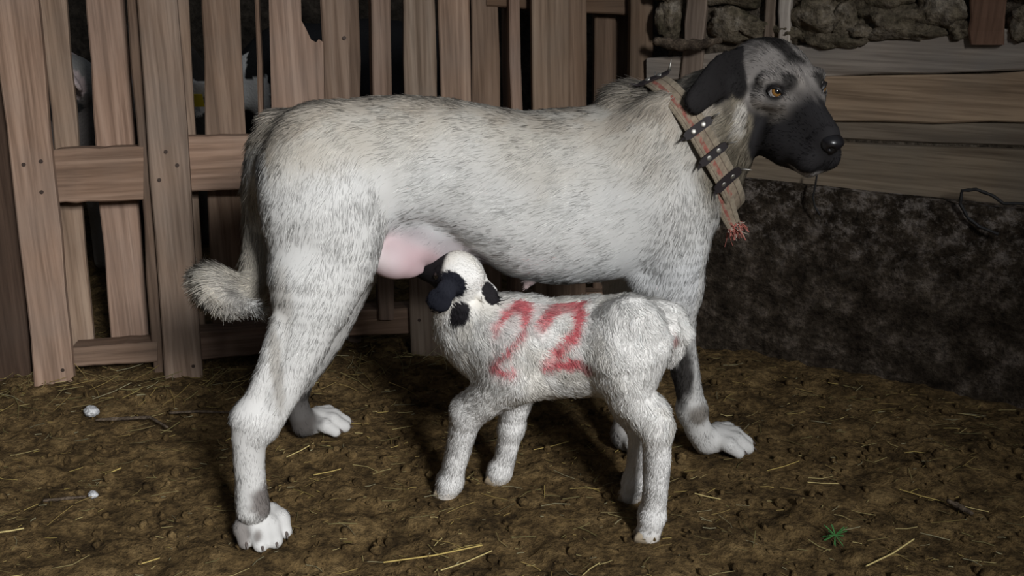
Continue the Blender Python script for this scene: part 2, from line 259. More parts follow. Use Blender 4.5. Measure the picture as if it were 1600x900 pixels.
# ------------------------------------------------------------------ pallets standing on edge as the pen fence
def pallet(name, label, specs):
    e = empty(name, M_FENCE, label=label, cat='pallet', group='wooden pallets fencing the pen')
    for nm, c, w0, th, tone, mt in specs:
        if len(c) == 4: board(nm, c, w0, th, m_rail if mt == 'r' else m_wood, e, tone, wob=.0009 if mt == 'r' else .0018, axis='h' if mt == 'r' else 'v')
        else:
            n = len(c); V = [(*p, w0) for p in c]+[(*p, w0-th) for p in c]
            o = mesh(nm, V, [tuple(range(n)), tuple(range(2*n-1, n-1, -1))]+[(i, n+i, n+(i+1) % n, (i+1) % n) for i in range(n)], m_wood, e); o['tone'] = tone
            bmm = bmesh.new(); bmm.from_mesh(o.data); bmesh.ops.recalc_face_normals(bmm, faces=bmm.faces); bmm.to_mesh(o.data); bmm.free()
    return e
PL = [('wooden_pallet', 'weathered wooden pallet standing at the left end of the pen fence', [
    ('board', ((-0.0495, -0.0015), (0.0371, -0.0101), (0.0718, 0.9684), (-0.0182, 0.9687)), 0.000, 0.024, (1.0, 0.93, 0.9), 'b'),
    ('board', ((0.2412, -0.0171), (0.3268, -0.0255), (0.3598, 0.9673), (0.2760, 0.9676)), 0.000, 0.024, (1.02, 1.02, 1.02), 'b'),
    ('batten', ((0.2120, -0.0028), (0.2445, -0.0059), (0.2754, 0.9708), (0.2533, 0.9709)), -0.030, 0.050, (0.62, 0.58, 0.55), 'b'),
    ('rail', ((0.0397, 0.4281), (0.2351, 0.4248), (0.2486, 0.5493), (0.0552, 0.5505)), -0.026, 0.075, (1.02, 0.92, 0.86), 'r'),
    ('rail', ((0.3227, 0.4397), (0.5521, 0.4367), (0.5622, 0.5644), (0.3355, 0.5678)), -0.026, 0.075, (0.92, 0.84, 0.8), 'r'),
    ('rail', ((0.0299, 0.0336), (0.2247, 0.0284), (0.2302, 0.0799), (0.0355, 0.0795)), -0.026, 0.075, (0.95, 0.86, 0.8), 'r'),
    ('rail', ((0.3110, 0.0237), (0.5198, 0.0279), (0.5250, 0.0938), (0.3179, 0.0950)), -0.026, 0.075, (1.0, 0.92, 0.9), 'r'),
    ('board', ((0.0196, 0.0571), (0.0679, 0.0527), (0.1101, 0.9790), (0.0521, 0.9792)), -0.102, 0.020, (1.02, 1.0, 0.96), 'b'),
    ('board', ((0.1090, 0.0590), (0.1971, 0.0512), (0.2352, 0.9785), (0.1527, 0.9788)), -0.102, 0.020, (1.08, 1.0, 0.98), 'b'),
    ('board', ((0.2928, 0.0427), (0.3328, 0.0392), (0.3756, 0.9780), (0.3309, 0.9781)), -0.102, 0.020, (0.9, 0.88, 0.85), 'b'),
    ('board', ((0.3468, 0.0548), (0.4466, 0.0461), (0.4949, 0.9775), (0.4094, 0.9779)), -0.102, 0.020, (1.05, 0.98, 0.92), 'b'),
    ('stringer', ((0.4890, 0.0219), (0.5012, 0.0207), (0.5412, 0.9666), (0.5316, 0.9667)), 0.000, 0.100, (0.72, 0.66, 0.62), 'b'),
], [(0.3001, 0.5374), (0.3223, 0.5055), (0.2794, 0.4735), (-0.0054, 0.5224), (0.0314, 0.5279), (0.0238, 0.4588), (0.3101, 0.0187), (0.0159, 0.0367)]),
('wooden_pallet', 'wooden pallet with a snapped board corner behind the dog rump', [
    ('board', ((0.5176, -0.0057), (0.6300, -0.0078), (0.6628, 0.5771), (0.6736, 0.7739), (0.6639, 0.7813), (0.6575, 0.7742), (0.6463, 0.7802), (0.6365, 0.8047), (0.6277, 0.8234), (0.6297, 0.8687), (0.6356, 0.9663), (0.5607, 0.9665), (0.5583, 0.8696), (0.5421, 0.5818)), 0.000, 0.022, (1.02, 0.96, 0.95), 'b'),
    ('board', ((0.6302, 0.1073), (0.7021, 0.1014), (0.7483, 0.9663), (0.6785, 0.9665)), -0.004, 0.022, (1.05, 1.02, 1.0), 'b'),
    ('stringer', ((0.7636, 0.0973), (0.8050, 0.0939), (0.8400, 0.9655), (0.7900, 0.9657)), 0.000, 0.100, (1.0, 0.96, 0.96), 'b'),
    ('board', ((0.8388, -0.0034), (0.9273, -0.0114), (0.9396, 0.9651), (0.8673, 0.9654)), -0.000, 0.022, (0.85, 0.88, 0.88), 'b'),
    ('rail', ((0.5070, 0.0623), (0.9400, 0.0418), (0.9428, 0.1098), (0.5123, 0.1277)), -0.026, 0.075, (0.8, 0.74, 0.7), 'r'),
    ('board', ((0.6882, 0.0077), (0.7228, 0.0046), (0.7719, 0.9765), (0.7282, 0.9766)), -0.102, 0.020, (0.62, 0.58, 0.55), 'b'),
    ('board_end', ((0.5922, -0.0089), (0.6475, -0.0073), (0.6507, 0.0626), (0.5959, 0.0640)), -0.004, 0.022, (0.85, 0.85, 0.83), 'b'),
], [(0.7227, 0.7829), (0.8645, 0.0890)]),
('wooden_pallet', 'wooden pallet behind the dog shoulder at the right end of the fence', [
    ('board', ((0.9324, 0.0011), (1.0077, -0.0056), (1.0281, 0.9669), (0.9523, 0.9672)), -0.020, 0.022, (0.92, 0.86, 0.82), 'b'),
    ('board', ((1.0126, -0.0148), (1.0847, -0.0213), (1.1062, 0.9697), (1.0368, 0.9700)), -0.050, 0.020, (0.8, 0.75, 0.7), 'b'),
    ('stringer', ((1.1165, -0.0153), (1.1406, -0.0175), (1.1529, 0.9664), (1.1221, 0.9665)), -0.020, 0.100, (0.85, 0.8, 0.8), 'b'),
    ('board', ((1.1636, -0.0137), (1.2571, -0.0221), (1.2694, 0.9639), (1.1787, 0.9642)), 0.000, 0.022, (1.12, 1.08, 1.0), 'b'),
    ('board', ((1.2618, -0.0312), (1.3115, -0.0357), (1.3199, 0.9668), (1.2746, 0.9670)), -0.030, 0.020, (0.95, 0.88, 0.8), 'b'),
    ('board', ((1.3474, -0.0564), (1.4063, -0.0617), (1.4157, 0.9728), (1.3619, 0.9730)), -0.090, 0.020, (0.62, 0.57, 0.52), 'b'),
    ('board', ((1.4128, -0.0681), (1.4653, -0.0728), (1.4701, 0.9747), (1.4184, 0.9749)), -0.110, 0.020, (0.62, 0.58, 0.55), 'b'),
    ('board', ((1.4236, -0.0369), (1.4887, -0.0427), (1.4841, 0.9631), (1.4230, 0.9633)), 0.000, 0.024, (0.8, 0.75, 0.67), 'b'),  # tone mixes dirty wood with painted light falloff at the right end
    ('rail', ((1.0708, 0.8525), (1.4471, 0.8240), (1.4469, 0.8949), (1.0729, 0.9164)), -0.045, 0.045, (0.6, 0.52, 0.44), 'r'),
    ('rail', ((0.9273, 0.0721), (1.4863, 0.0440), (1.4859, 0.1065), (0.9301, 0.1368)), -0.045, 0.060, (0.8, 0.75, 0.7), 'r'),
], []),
('pallet_board', 'dark brown board standing at the far left beside the first pallet', [
    ('board', ((-0.1693, -0.0097), (-0.0712, -0.0194), (-0.0109, 0.9740), (-0.0890, 0.9743)), -0.050, 0.030, (0.3, 0.26, 0.24), 'b'),
], []),
]
m_nail = flat('rusty_nail', (.05, .032, .024), .6, .4, .4)
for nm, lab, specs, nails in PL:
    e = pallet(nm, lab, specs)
    for (u, v) in nails:
        V = [(u+.0045*math.cos(a*math.pi/4), v+.0045*math.sin(a*math.pi/4), z) for z in (.0, .0022) for a in range(8)]
        mesh('nail', V, [tuple(range(8, 16))]+[(i, (i+1) % 8, 8+(i+1) % 8, 8+i) for i in range(8)], m_nail, e)
# ------------------------------------------------------------------ implicit bodies
class Body:
    def __init__(s): s.p = []
    def cap(s, a, b, ra, rb, k=.03, flow=None, hl=1.0, sub=False):
        a = np.array(a, float); b = np.array(b, float); r = max(ra, rb); f = b-a
        s.p.append(('cap', (a, b, ra, rb), np.minimum(a, b)-r, np.maximum(a, b)+r, k, norm(np.array(flow, float) if flow is not None else f+1e-6), hl, sub))
    def chain(s, pts, rs, k=.03, hl=1.0, flow=None, sm=5):
        """one tapered limb along a smooth curve through the joints"""
        A = np.array([[*p, r] for p, r in zip(pts, rs)], float); A = np.vstack([2*A[0]-A[1], A, 2*A[-1]-A[-2]]); q = []
        for i in range(1, len(A)-2):
            for t in np.linspace(0, 1, sm, endpoint=False):
                a, b, c, d = A[i-1:i+3]; q.append(.5*(2*b+(c-a)*t+(2*a-5*b+4*c-d)*t*t+(3*b-a-3*c+d)*t**3))
        q = np.array(q+[A[-2]]); C_, R_ = q[:, :3], q[:, 3]; f = norm(np.diff(C_, axis=0)) if flow is None else np.tile(norm(np.array(flow, float)), (len(C_)-1, 1))
        s.p.append(('chain', (C_, R_, f), (C_-R_[:, None]).min(0), (C_+R_[:, None]).max(0), k, f.mean(0), hl, False))
    def ell(s, c, r, R=None, k=.03, flow=(0, 0, -1), hl=1.0, sub=False):
        c = np.array(c, float); r = np.array(r, float); R = np.eye(3) if R is None else np.array(R, float); e = np.abs(R)@r
        s.p.append(('ell', (c, r, R), c-e, c+e, k, norm(np.array(flow, float)), hl, sub))
    def loft(s, xs, top, bot, wid, yc=0, k=.03, flow=(-1, 0, -.3), hl=1.0, ex=2.3):
        x = np.linspace(xs[0], xs[-1], 300); t = np.interp(x, xs, top); b = np.interp(x, xs, bot); w_ = np.interp(x, xs, wid)
        kr = np.hanning(21); kr /= kr.sum(); sm = lambda a: np.convolve(np.pad(a, 10, mode='edge'), kr, 'valid')
        t, b, w_ = sm(t), sm(b), sm(w_); y_ = np.interp(x, xs, yc) if not np.isscalar(yc) else 0*x+yc
        s.p.append(('loft', (x, t, b, w_, y_, ex), np.array([x[0]-.03, (y_-w_).min(), b.min()]), np.array([x[-1]+.03, (y_+w_).max(), t.max()]), k, norm(np.array(flow, float)), hl, False))
    @staticmethod
    def prim(p, P, idx=False):
        kind, d = p[0], p[1]
        if kind == 'cap':
            a, b, ra, rb = d; ab = (b-a).astype(P.dtype); t = np.clip(((P-a.astype(P.dtype))@ab)/max(float(ab@ab), 1e-9), 0, 1)
            return np.linalg.norm(P-a.astype(P.dtype)-t[:, None]*ab, axis=1)-(ra+(rb-ra)*t)
        if kind == 'ell':
            c, r, R = d; q = (P-c.astype(P.dtype))@R.astype(P.dtype); k0 = np.linalg.norm(q/r, axis=1); k1 = np.linalg.norm(q/(r*r), axis=1)
            return np.where(k0 < 1e-4, -r.min(), k0*(k0-1)/np.maximum(k1, 1e-6))
        if kind == 'chain':
            C_, R_, f = d; o = np.full(len(P), 9, P.dtype); s_i = np.zeros(len(P), int)
            for i in range(len(C_)-1):
                a = C_[i].astype(P.dtype); ab = (C_[i+1]-C_[i]).astype(P.dtype); t = np.clip(((P-a)@ab)/max(float(ab@ab), 1e-9), 0, 1)
                v = np.linalg.norm(P-a-t[:, None]*ab, axis=1)-(R_[i]+(R_[i+1]-R_[i])*t); m = v < o; o[m] = v[m]; s_i[m] = i
            return (o, s_i) if idx else o
        x, t, b, w_, y_, ex = d; px = np.clip(P[:, 0], x[0], x[-1]); T = np.interp(px, x, t); B = np.interp(px, x, b); Wd = np.interp(px, x, w_); yc = np.interp(px, x, y_)
        hh = np.maximum((T-B)/2, .004); Wd = np.maximum(Wd, .004)
        q = (np.abs((P[:, 1]-yc)/Wd)**ex+np.abs((P[:, 2]-(T+B)/2)/hh)**ex)**(1/ex)
        d0 = (q-1)*np.minimum(hh, Wd); o = np.abs(P[:, 0]-px); return np.where(o > 0, np.hypot(np.maximum(d0, 0), o)+np.minimum(d0, 0)*0, d0)
    def __call__(s, P, detail=False):
        out = np.full(len(P), 1.0, P.dtype)
        for p in s.p:
            m = p[4]+.02; sel = np.all((P > (p[2]-m)) & (P < (p[3]+m)), axis=1); idx = np.nonzero(sel)[0]
            if not len(idx): continue
            d = s.prim(p, P[idx]); a = out[idx]; k = p[4]
            if p[7]: d = -d; hh = np.maximum(k-np.abs(a-d), 0)/k; out[idx] = np.maximum(a, d)+hh*hh*k*.25
            else: hh = np.maximum(k-np.abs(a-d), 0)/k; out[idx] = np.minimum(a, d)-hh*hh*k*.25
        return out
    def grad(s, P, e=.0015):
        return norm(np.stack([s(P+np.eye(3)[i]*e)-s(P-np.eye(3)[i]*e) for i in range(3)], 1))
    def fields(s, P):
        f = np.zeros((len(P), 3)); l = np.zeros(len(P)); ws = np.full(len(P), 1e-12)
        for p in s.p:
            if p[7]: continue
            sel = np.all((P > (p[2]-.06)) & (P < (p[3]+.06)), axis=1); idx = np.nonzero(sel)[0]
            if not len(idx): continue
            dd = s.prim(p, P[idx], True); fv_ = p[5]
            if isinstance(dd, tuple): dd, si = dd; fv_ = p[1][2][si]
            w_ = np.exp(-np.maximum(dd, -.01)/.010); f[idx] += w_[:, None]*fv_; l[idx] += w_*p[6]; ws[idx] += w_
        return f/ws[:, None], l/ws
    def polygonise(s, st, zfine=None):
        lo = np.min([p[2] for p in s.p if not p[7]], 0)-.03; hi = np.max([p[3] for p in s.p if not p[7]], 0)+.03
        ax = [np.arange(lo[i], hi[i]+st, st) for i in range(3)]; n = [len(a) for a in ax]
        G = np.empty(n, np.float32)
        for i0 in range(0, n[0], 24):
            g = np.stack(np.meshgrid(ax[0][i0:i0+24], ax[1], ax[2], indexing='ij'), -1).reshape(-1, 3).astype(np.float32)
            G[i0:i0+24] = s(g).reshape(-1, n[1], n[2])
        sg = G < 0; c8 = [(i, j, k) for i in (0, 1) for j in (0, 1) for k in (0, 1)]
        cnt = sum(sg[i:n[0]-1+i, j:n[1]-1+j, k:n[2]-1+k].astype(np.int8) for i, j, k in c8); act = (cnt > 0) & (cnt < 8)
        ci = np.argwhere(act); vid = np.full(act.shape, -1, np.int64); vid[act] = np.arange(len(ci))
        val = {c: G[ci[:, 0]+c[0], ci[:, 1]+c[1], ci[:, 2]+c[2]] for c in c8}; acc = np.zeros((len(ci), 3)); na = np.zeros(len(ci))
        for a in c8:
            for d in range(3):
                if a[d]: continue
                b = tuple(a[q]+(q == d) for q in range(3)); va, vb = val[a], val[b]; x = (va < 0) != (vb < 0)
                t = np.where(x, va/np.where(x, va-vb, 1), 0); pt = np.array(a, float)[None]+t[:, None]*np.eye(3)[d]; acc[x] += pt[x]; na[x] += 1
        V = np.array([a[0] for a in ax])+(ci+acc/na[:, None])*st; Q = []
        for d in range(3):
            u, v = (d+1) % 3, (d+2) % 3; A = np.take(sg, range(0, n[d]-1), d); B = np.take(sg, range(1, n[d]), d); e = np.argwhere(A != B)
            e = e[(e[:, u] > 0) & (e[:, v] > 0) & (e[:, u] < n[u]-1) & (e[:, v] < n[v]-1)]
            fl = A[tuple(e.T)]; q = []
            for du, dv in ((1, 1), (0, 1), (0, 0), (1, 0)):
                c = e.copy(); c[:, u] -= du; c[:, v] -= dv; q.append(vid[tuple(c.T)])
            q = np.stack(q, 1); q[~fl] = q[~fl][:, ::-1]; Q.append(q)
        Q = np.concatenate(Q); Q = Q[(Q >= 0).all(1)]
        for _ in range(2):
            d = s(V); g = s.grad(V); V = V-np.clip(d, -.004, .004)[:, None]*g
        return V, Q
def sample(V, Q, n, wfn=None):
    T = np.concatenate([Q[:, [0, 1, 2]], Q[:, [0, 2, 3]]]); A = V[T]; ar = np.linalg.norm(np.cross(A[:, 1]-A[:, 0], A[:, 2]-A[:, 0]), axis=1)
    if wfn is not None: ar = ar*wfn(A.mean(1))
    i = rng.choice(len(T), n, p=ar/ar.sum()); r1 = np.sqrt(rng.random(n))[:, None]; r2 = rng.random(n)[:, None]; A = A[i]
    return A[:, 0]*(1-r1)+A[:, 1]*r1*(1-r2)+A[:, 2]*r1*r2
def hair(name, parent, M, P, Nn, flow, L, cols, rad=.00045, lift=.30, pts=4, curl=0, messy=.18, clump=.35, cs=55, sag=.2, sj=.2):
    n = len(P); f = flow-np.sum(flow*Nn, 1, keepdims=True)*Nn; f = norm(f)
    nz = np.stack([vnoise(P, cs, 40+i) for i in range(3)], 1)+.5*np.stack([vnoise(P, cs*2.7, 50+i) for i in range(3)], 1)
    f = f+clump*nz+messy*rng.standard_normal((n, 3)); f = norm(f-np.sum(f*Nn, 1, keepdims=True)*Nn)
    lf = np.clip(lift*(1+.5*vnoise(P, cs*.8, 61))+.06*rng.standard_normal(n), .06, .95)[:, None]; d = norm(f*(1-lf)+Nn*lf)
    t = np.linspace(0, 1, pts); L = L*rng.uniform(.65, 1.2, n)
    pos = P[:, None]-Nn[:, None]*.001+d[:, None]*(L[:, None]*t)[:, :, None]+(f-Nn*sag)[:, None]*(L[:, None]*t*t*.30)[:, :, None]
    if curl:
        b = np.cross(Nn, f); ph = 6.28*vnoise(P, 38, 71)+.5*rng.standard_normal(n); a = ph[:, None]+t*5.5*(1+.3*vnoise(P, 20, 73))[:, None]; q = curl*t**.7
        pos = pos+(np.cos(a)*q-np.cos(ph)[:, None]*q)[:, :, None]*f[:, None]+(np.sin(a)*q-np.sin(ph)[:, None]*q)[:, :, None]*b[:, None]
    hc = bpy.data.hair_curves.new(name); hc.add_curves([pts]*n)
    hc.position_data.foreach_set('vector', pos.astype(np.float32).ravel())
    ra = hc.attributes.get('radius') or hc.attributes.new('radius', 'FLOAT', 'POINT')
    ra.data.foreach_set('value', (rad*np.array([1-.75*q**1.5 for q in t])[None]*rng.uniform(.75, 1.25, (n, 1))).astype(np.float32).ravel())
    ca = hc.attributes.new('col', 'FLOAT_COLOR', 'CURVE'); ca.data.foreach_set('color', np.concatenate([np.clip(cols, 0, 1), np.ones((n, 1))], 1).astype(np.float32).ravel())
    R = np.array(M.to_3x3()); wn = norm(Nn+.10*(d-Nn*np.sum(d*Nn, 1, keepdims=True))+sj*rng.standard_normal((n, 3))+.16*np.cross(Nn, nz))@R.T
    sa = hc.attributes.new('sn', 'FLOAT_VECTOR', 'CURVE'); sa.data.foreach_set('vector', wn.astype(np.float32).ravel())
    hc.materials.append(m_hair); o = bpy.data.objects.new(name, hc); link(o, parent); return o
# ------------------------------------------------------------------ the dog
def uvsphere(r, nu=24, nv=16):
    V = [(0, 0, r)]; F = []
    for i in range(1, nv):
        for j in range(nu): t = math.pi*i/nv; p = 2*math.pi*j/nu; V.append((r*math.sin(t)*math.cos(p), r*math.sin(t)*math.sin(p), r*math.cos(t)))
    V.append((0, 0, -r)); n = len(V)-1
    for j in range(nu): F.append((0, 1+j, 1+(j+1) % nu)); F.append((n, 1+(nv-2)*nu+(j+1) % nu, 1+(nv-2)*nu+j))
    for i in range(nv-2):
        for j in range(nu): a = 1+i*nu; F.append((a+j, a+nu+j, a+nu+(j+1) % nu, a+(j+1) % nu))
    return V, F
def Ry(a): c, s = math.cos(a), math.sin(a); return np.array([[c, 0, s], [0, 1, 0], [-s, 0, c]])
def Rz(a): c, s = math.cos(a), math.sin(a); return np.array([[c, -s, 0], [s, c, 0], [0, 0, 1]])
def Rx(a): c, s = math.cos(a), math.sin(a); return np.array([[1, 0, 0], [0, c, -s], [0, s, c]])
dog = Body()
TOP = [(0.0119, 0.6605), (0.0266, 0.6858), (0.0516, 0.7106), (0.0877, 0.7305), (0.1308, 0.7439), (0.1898, 0.7493), (0.2549, 0.7492), (0.3209, 0.7415), (0.3882, 0.7281), (0.4339, 0.7175), (0.4687, 0.7117), (0.5154, 0.7145), (0.5568, 0.7163), (0.6046, 0.7168), (0.6528, 0.7208), (0.7089, 0.7025), (0.7479, 0.6741), (0.7897, 0.6184), (0.8238, 0.5427)]
BOT = [(0.0095, 0.6321), (0.0158, 0.5555), (0.0658, 0.5002), (0.1323, 0.4991), (0.2003, 0.5063), (0.2693, 0.5159), (0.3150, 0.4864), (0.3569, 0.4516), (0.4217, 0.4067), (0.4958, 0.3881), (0.5461, 0.3840), (0.6098, 0.3841), (0.6676, 0.3899), (0.7255, 0.4063), (0.7766, 0.4311), (0.8112, 0.4648), (0.8248, 0.5301)]
xs = np.linspace(TOP[0][0], TOP[-1][0], 60); tx, tz = zip(*TOP); bx_, bz = zip(*BOT)
WID = [(0.0059, 0.0350), (0.0292, 0.0650), (0.0720, 0.0950), (0.1263, 0.1050), (0.2036, 0.1060), (0.2940, 0.1040), (0.3867, 0.1200), (0.4938, 0.1320), (0.5792, 0.1320), (0.6603, 0.1220), (0.7303, 0.1080), (0.7820, 0.0850), (0.8238, 0.0300)]
dog.loft(xs, np.interp(xs, tx, tz)-.006, np.interp(xs, bx_, bz)+.006, np.interp(xs, *zip(*WID)), 0, .03, (-1, 0, -.38))
# rump, thighs, loin
dog.ell((0.0870, -0.0450, 0.6382), (.082, .07, .10), k=.05, flow=(-.8, 0, -.7)); dog.ell((0.0889, 0.0450, 0.6179), (.078, .07, .10), k=.05, flow=(-.8, 0, -.7))
dog.ell((0.0915, -0.0850, 0.5739), (.080, .055, .125), Ry(-.12), k=.05, flow=(-.35, 0, -1)); dog.ell((0.0957, 0.0900, 0.5261), (.080, .055, .125), Ry(-.12), k=.05, flow=(-.35, 0, -1))
dog.ell((0.0489, -0.0820, 0.5296), (.045, .045, .11), Ry(-.05), k=.04, flow=(-.4, 0, -1), hl=1.25); dog.ell((0.0484, 0.0850, 0.4794), (.045, .045, .11), Ry(-.05), k=.04, flow=(-.4, 0, -1), hl=1.25)
dog.chain([(0.1099, -0.0900, 0.5741), (0.1213, -0.1050, 0.5003), (0.0866, -0.1180, 0.4284)], [.062, .054, .043], .05, flow=(-.3, 0, -1))
# near hind leg
dog.chain([(0.0640, -0.1050, 0.4597), (0.0520, -0.1220, 0.3870), (0.0272, -0.1360, 0.3254), (-0.0021, -0.1460, 0.2740), (-0.0311, -0.1520, 0.2275)], [.066, .050, .037, .031, .029], .03, flow=(-.35, 0, -1))
dog.chain([(0.0200, -0.1350, 0.4066), (-0.0201, -0.1500, 0.3191), (-0.0539, -0.1550, 0.2510)], [.024, .0165, .019], .007, flow=(-.4, 0, -1))
dog.chain([(-0.0498, -0.1520, 0.2406), (-0.0577, -0.1530, 0.1875), (-0.0612, -0.1540, 0.1264), (-0.0616, -0.1560, 0.0743)], [.033, .0275, .0255, .029], .02, flow=(0, 0, -1), hl=.7)
# far hind leg
dog.chain([(0.1335, 0.1000, 0.4081), (0.0843, 0.1600, 0.2568), (0.0218, 0.2000, 0.1318)], [.06, .045, .030], .03, flow=(-.3, 0, -1))
dog.chain([(0.0171, 0.2000, 0.1381), (0.0210, 0.2050, 0.0853), (0.0304, 0.2100, 0.0335)], [.028, .0235, .026], .02, flow=(0, 0, -1), hl=.7)
# near fore leg and shoulder
dog.ell((0.6552, -0.0850, 0.6484), (.06, .045, .11), Ry(.45), k=.05, flow=(-.7, 0, -.8)); dog.ell((0.7207, 0.0850, 0.6101), (.06, .045, .11), Ry(.45), k=.05, flow=(-.7, 0, -.8))
dog.chain([(0.7192, -0.0850, 0.5405), (0.7162, -0.0880, 0.4508), (0.7234, -0.0800, 0.3850)], [.068, .060, .050], .05, flow=(-.2, 0, -1))
dog.chain([(0.7234, -0.0800, 0.3850), (0.7386, -0.0680, 0.3015), (0.7597, -0.0600, 0.2291), (0.7830, -0.0520, 0.1510), (0.7921, -0.0500, 0.1092)], [.050, .037, .0285, .0255, .0265], .025, flow=(-.1, 0, -1), hl=.75)
dog.chain([(0.7921, -0.0500, 0.1092), (0.8085, -0.0480, 0.0657), (0.8285, -0.0460, 0.0328)], [.0265, .0265, .027], .02, flow=(.2, 0, -1), hl=.7)
dog.chain([(0.6627, -0.0850, 0.4043), (0.6965, -0.0820, 0.4006)], [.022, .03], .03, flow=(-.3, 0, -1))
# far fore leg
dog.chain([(0.7655, 0.0800, 0.4869), (0.6951, 0.0750, 0.3730), (0.6925, 0.0600, 0.3101)], [.065, .055, .045], .05, flow=(-.2, 0, -1))
dog.chain([(0.6925, 0.0600, 0.3101), (0.6874, 0.0350, 0.1946), (0.6786, 0.0200, 0.0871), (0.6764, 0.0150, 0.0307)], [.045, .03, .024, .026], .025, flow=(0, 0, -1), hl=.7)
def paw(base, ang, s=1.0, z0=.004):
    b = np.array([base[0], base[1], 0.]); R = Rz(ang); q = lambda x, y, z: b+R@np.array([x*s, y*s, z*s])+np.array([0, 0, z0])
    dog.ell(q(.012, 0, .024), (.036*s, .030*s, .024*s), R, .02, R@np.array([1, 0, -.3]), .45)
    for y0, y1, L_, r in ((-.022, -.031, .045, .0135), (-.008, -.011, .062, .0150), (.008, .011, .062, .0150), (.022, .031, .045, .0135)):
        dog.cap(q(.012, y0, .032), q(L_*.72, y1*.95, .0265), r*s*.9, r*s, .006, R@np.array([1, 0, -.3]), .6)
        dog.cap(q(L_*.72, y1*.95, .0265), q(L_+.006, y1, .013), r*s, r*s*.82, .008, R@np.array([.7, 0, -1]), .35)
    return [(q(L_+.018, y1, .014), q(L_+.029, y1, .006)) for y1, L_ in ((-.031, .045), (-.011, .062), (.011, .062), (.031, .045))]
claws = []
claws += paw((-0.0592, -0.1110), math.radians(-76), 1.12)
claws += paw((0.0459, 0.2293), math.radians(-8), 1.05)
claws += paw((0.8460, -0.0311), math.radians(-22), 1.1)
claws += paw((0.6807, 0.0235), math.radians(-50), 1.05)
# neck and throat
dog.chain([(0.6823, 0.0000, 0.6176), (0.7520, -0.0100, 0.6438), (0.7988, -0.0200, 0.6861), (0.8636, 0.0100, 0.7151)], [.105, .092, .086, .066], .05, flow=(-.75, 0, -.6), hl=1.6)
dog.chain([(0.7787, -0.0200, 0.5626), (0.8067, -0.0200, 0.6157), (0.8543, -0.0100, 0.6535)], [.075, .070, .048], .05, flow=(-.5, 0, -.9), hl=1.5)
dog.ell((0.6616, 0.0000, 0.7147), (.05, .04, .032), Ry(.1), k=.04, flow=(-1, 0, .3), hl=1.7)
# tail
dog.chain([(0.0376, 0.0000, 0.6929), (0.0107, 0.0100, 0.6595), (-0.0067, 0.0400, 0.5979), (-0.0178, 0.0700, 0.5268), (-0.0238, 0.0600, 0.4581)], [.034, .030, .026, .024, .023], .02, hl=2.0)
dog.chain([(-0.0238, 0.0600, 0.4581), (-0.0354, 0.0300, 0.4205), (-0.0628, -0.0100, 0.4189), (-0.0877, -0.0300, 0.4387), (-0.0974, -0.0300, 0.4465)], [.023, .026, .031, .030, .022], .015, hl=2.4)
dog.chain([(-0.0950, -0.0400, 0.4336), (-0.0785, -0.0450, 0.4177), (-0.0420, -0.0400, 0.4021)], [.024, .020, .008], .012, hl=2.4)
# udder and teats
dog.ell((0.2042, -0.0550, 0.4723), (.047, .036, .033), Ry(.42), k=.006, flow=(-1, 0, -1), hl=0)
dog.chain([(0.2261, -0.0200, 0.4986), (0.2793, -0.0200, 0.4878), (0.3386, -0.0100, 0.4611)], [.046, .044, .034], .03, flow=(-1, 0, -.5), hl=.5)
dog.chain([(0.2392, -0.0550, 0.4519), (0.2537, -0.0550, 0.4484)], [.015, .007], .012, hl=0)
dog.cap((0.4560, -0.0400, 0.4078), (0.4512, -0.0400, 0.3969), .011, .006, .012, hl=.4)
# head, in its own frame, turned towards the camera
HR = Rz(math.radians(-80))@Ry(math.radians(18.1))@Rx(math.radians(1.0)); HT = np.array((0.9141, -0.0290, 0.7560)); HS = 0.95
h = lambda x, y, z: HT+HR@np.array([x, y, z])*HS
hv = lambda x, y, z: HR@np.array([x, y, z])
HEADP = []
def hell(c, r, R=np.eye(3), k=.02, flow=(-1, 0, 0), hl=.5, sub=False): sub or HEADP.append(len(dog.p)); dog.ell(h(*c), np.array(r)*HS, HR@R, k, hv(*flow), hl, sub)
def hcap(a, b, ra, rb, k=.015, flow=(-1, 0, -.1), hl=.4): HEADP.append(len(dog.p)) if hl < 1 else 0; dog.cap(h(*a), h(*b), ra*HS, rb*HS, k, hv(*flow), hl)
hell((-.005, 0, .002), (.086, .074, .064), k=.03, hl=.6)
hcap((-.03, 0, -.02), (-.085, 0, -.075), .066, .066, .04, (-1, 0, -.2), 1.0)
hell((.048, 0, .018), (.040, .048, .036), k=.02)
for s in (-1, 1):
    hell((.008, s*.054, -.048), (.064, .032, .072), Rz(-s*.25), .025, (-1, 0, -.5), .7)      # cheek
    hcap((.080, s*.024, .030), (.052, s*.060, .026), .014, .012, .016)                      # brow
    hcap((.094, s*.036, .000), (.060, s*.066, -.006), .013, .015, .014)                     # below the eye
    hcap((.105, s*.028, -.060), (.176, s*.021, -.072), .036, .026, .016, (-1, 0, -.5), .35)  # flews
    hcap((.055, s*.042, -.085), (.120, s*.030, -.086), .032, .027, .02, (-1, 0, -.6), .4)
hcap((.07, 0, -.018), (.170, 0, -.040), .047, .033, .02)
hcap((.065, 0, .012), (.182, 0, -.020), .026, .019, .016, (-1, 0, 0), .3)
hcap((-.01, 0, -.100), (.165, 0, -.098), .044, .019, .02, (-1, 0, -.3), .4)
hell((.190, 0, -.034), (.016, .020, .018), k=.01, hl=0)
EYES = [(.0735, s*.0490, .0135) for s in (-1, 1)]
ER = .0130
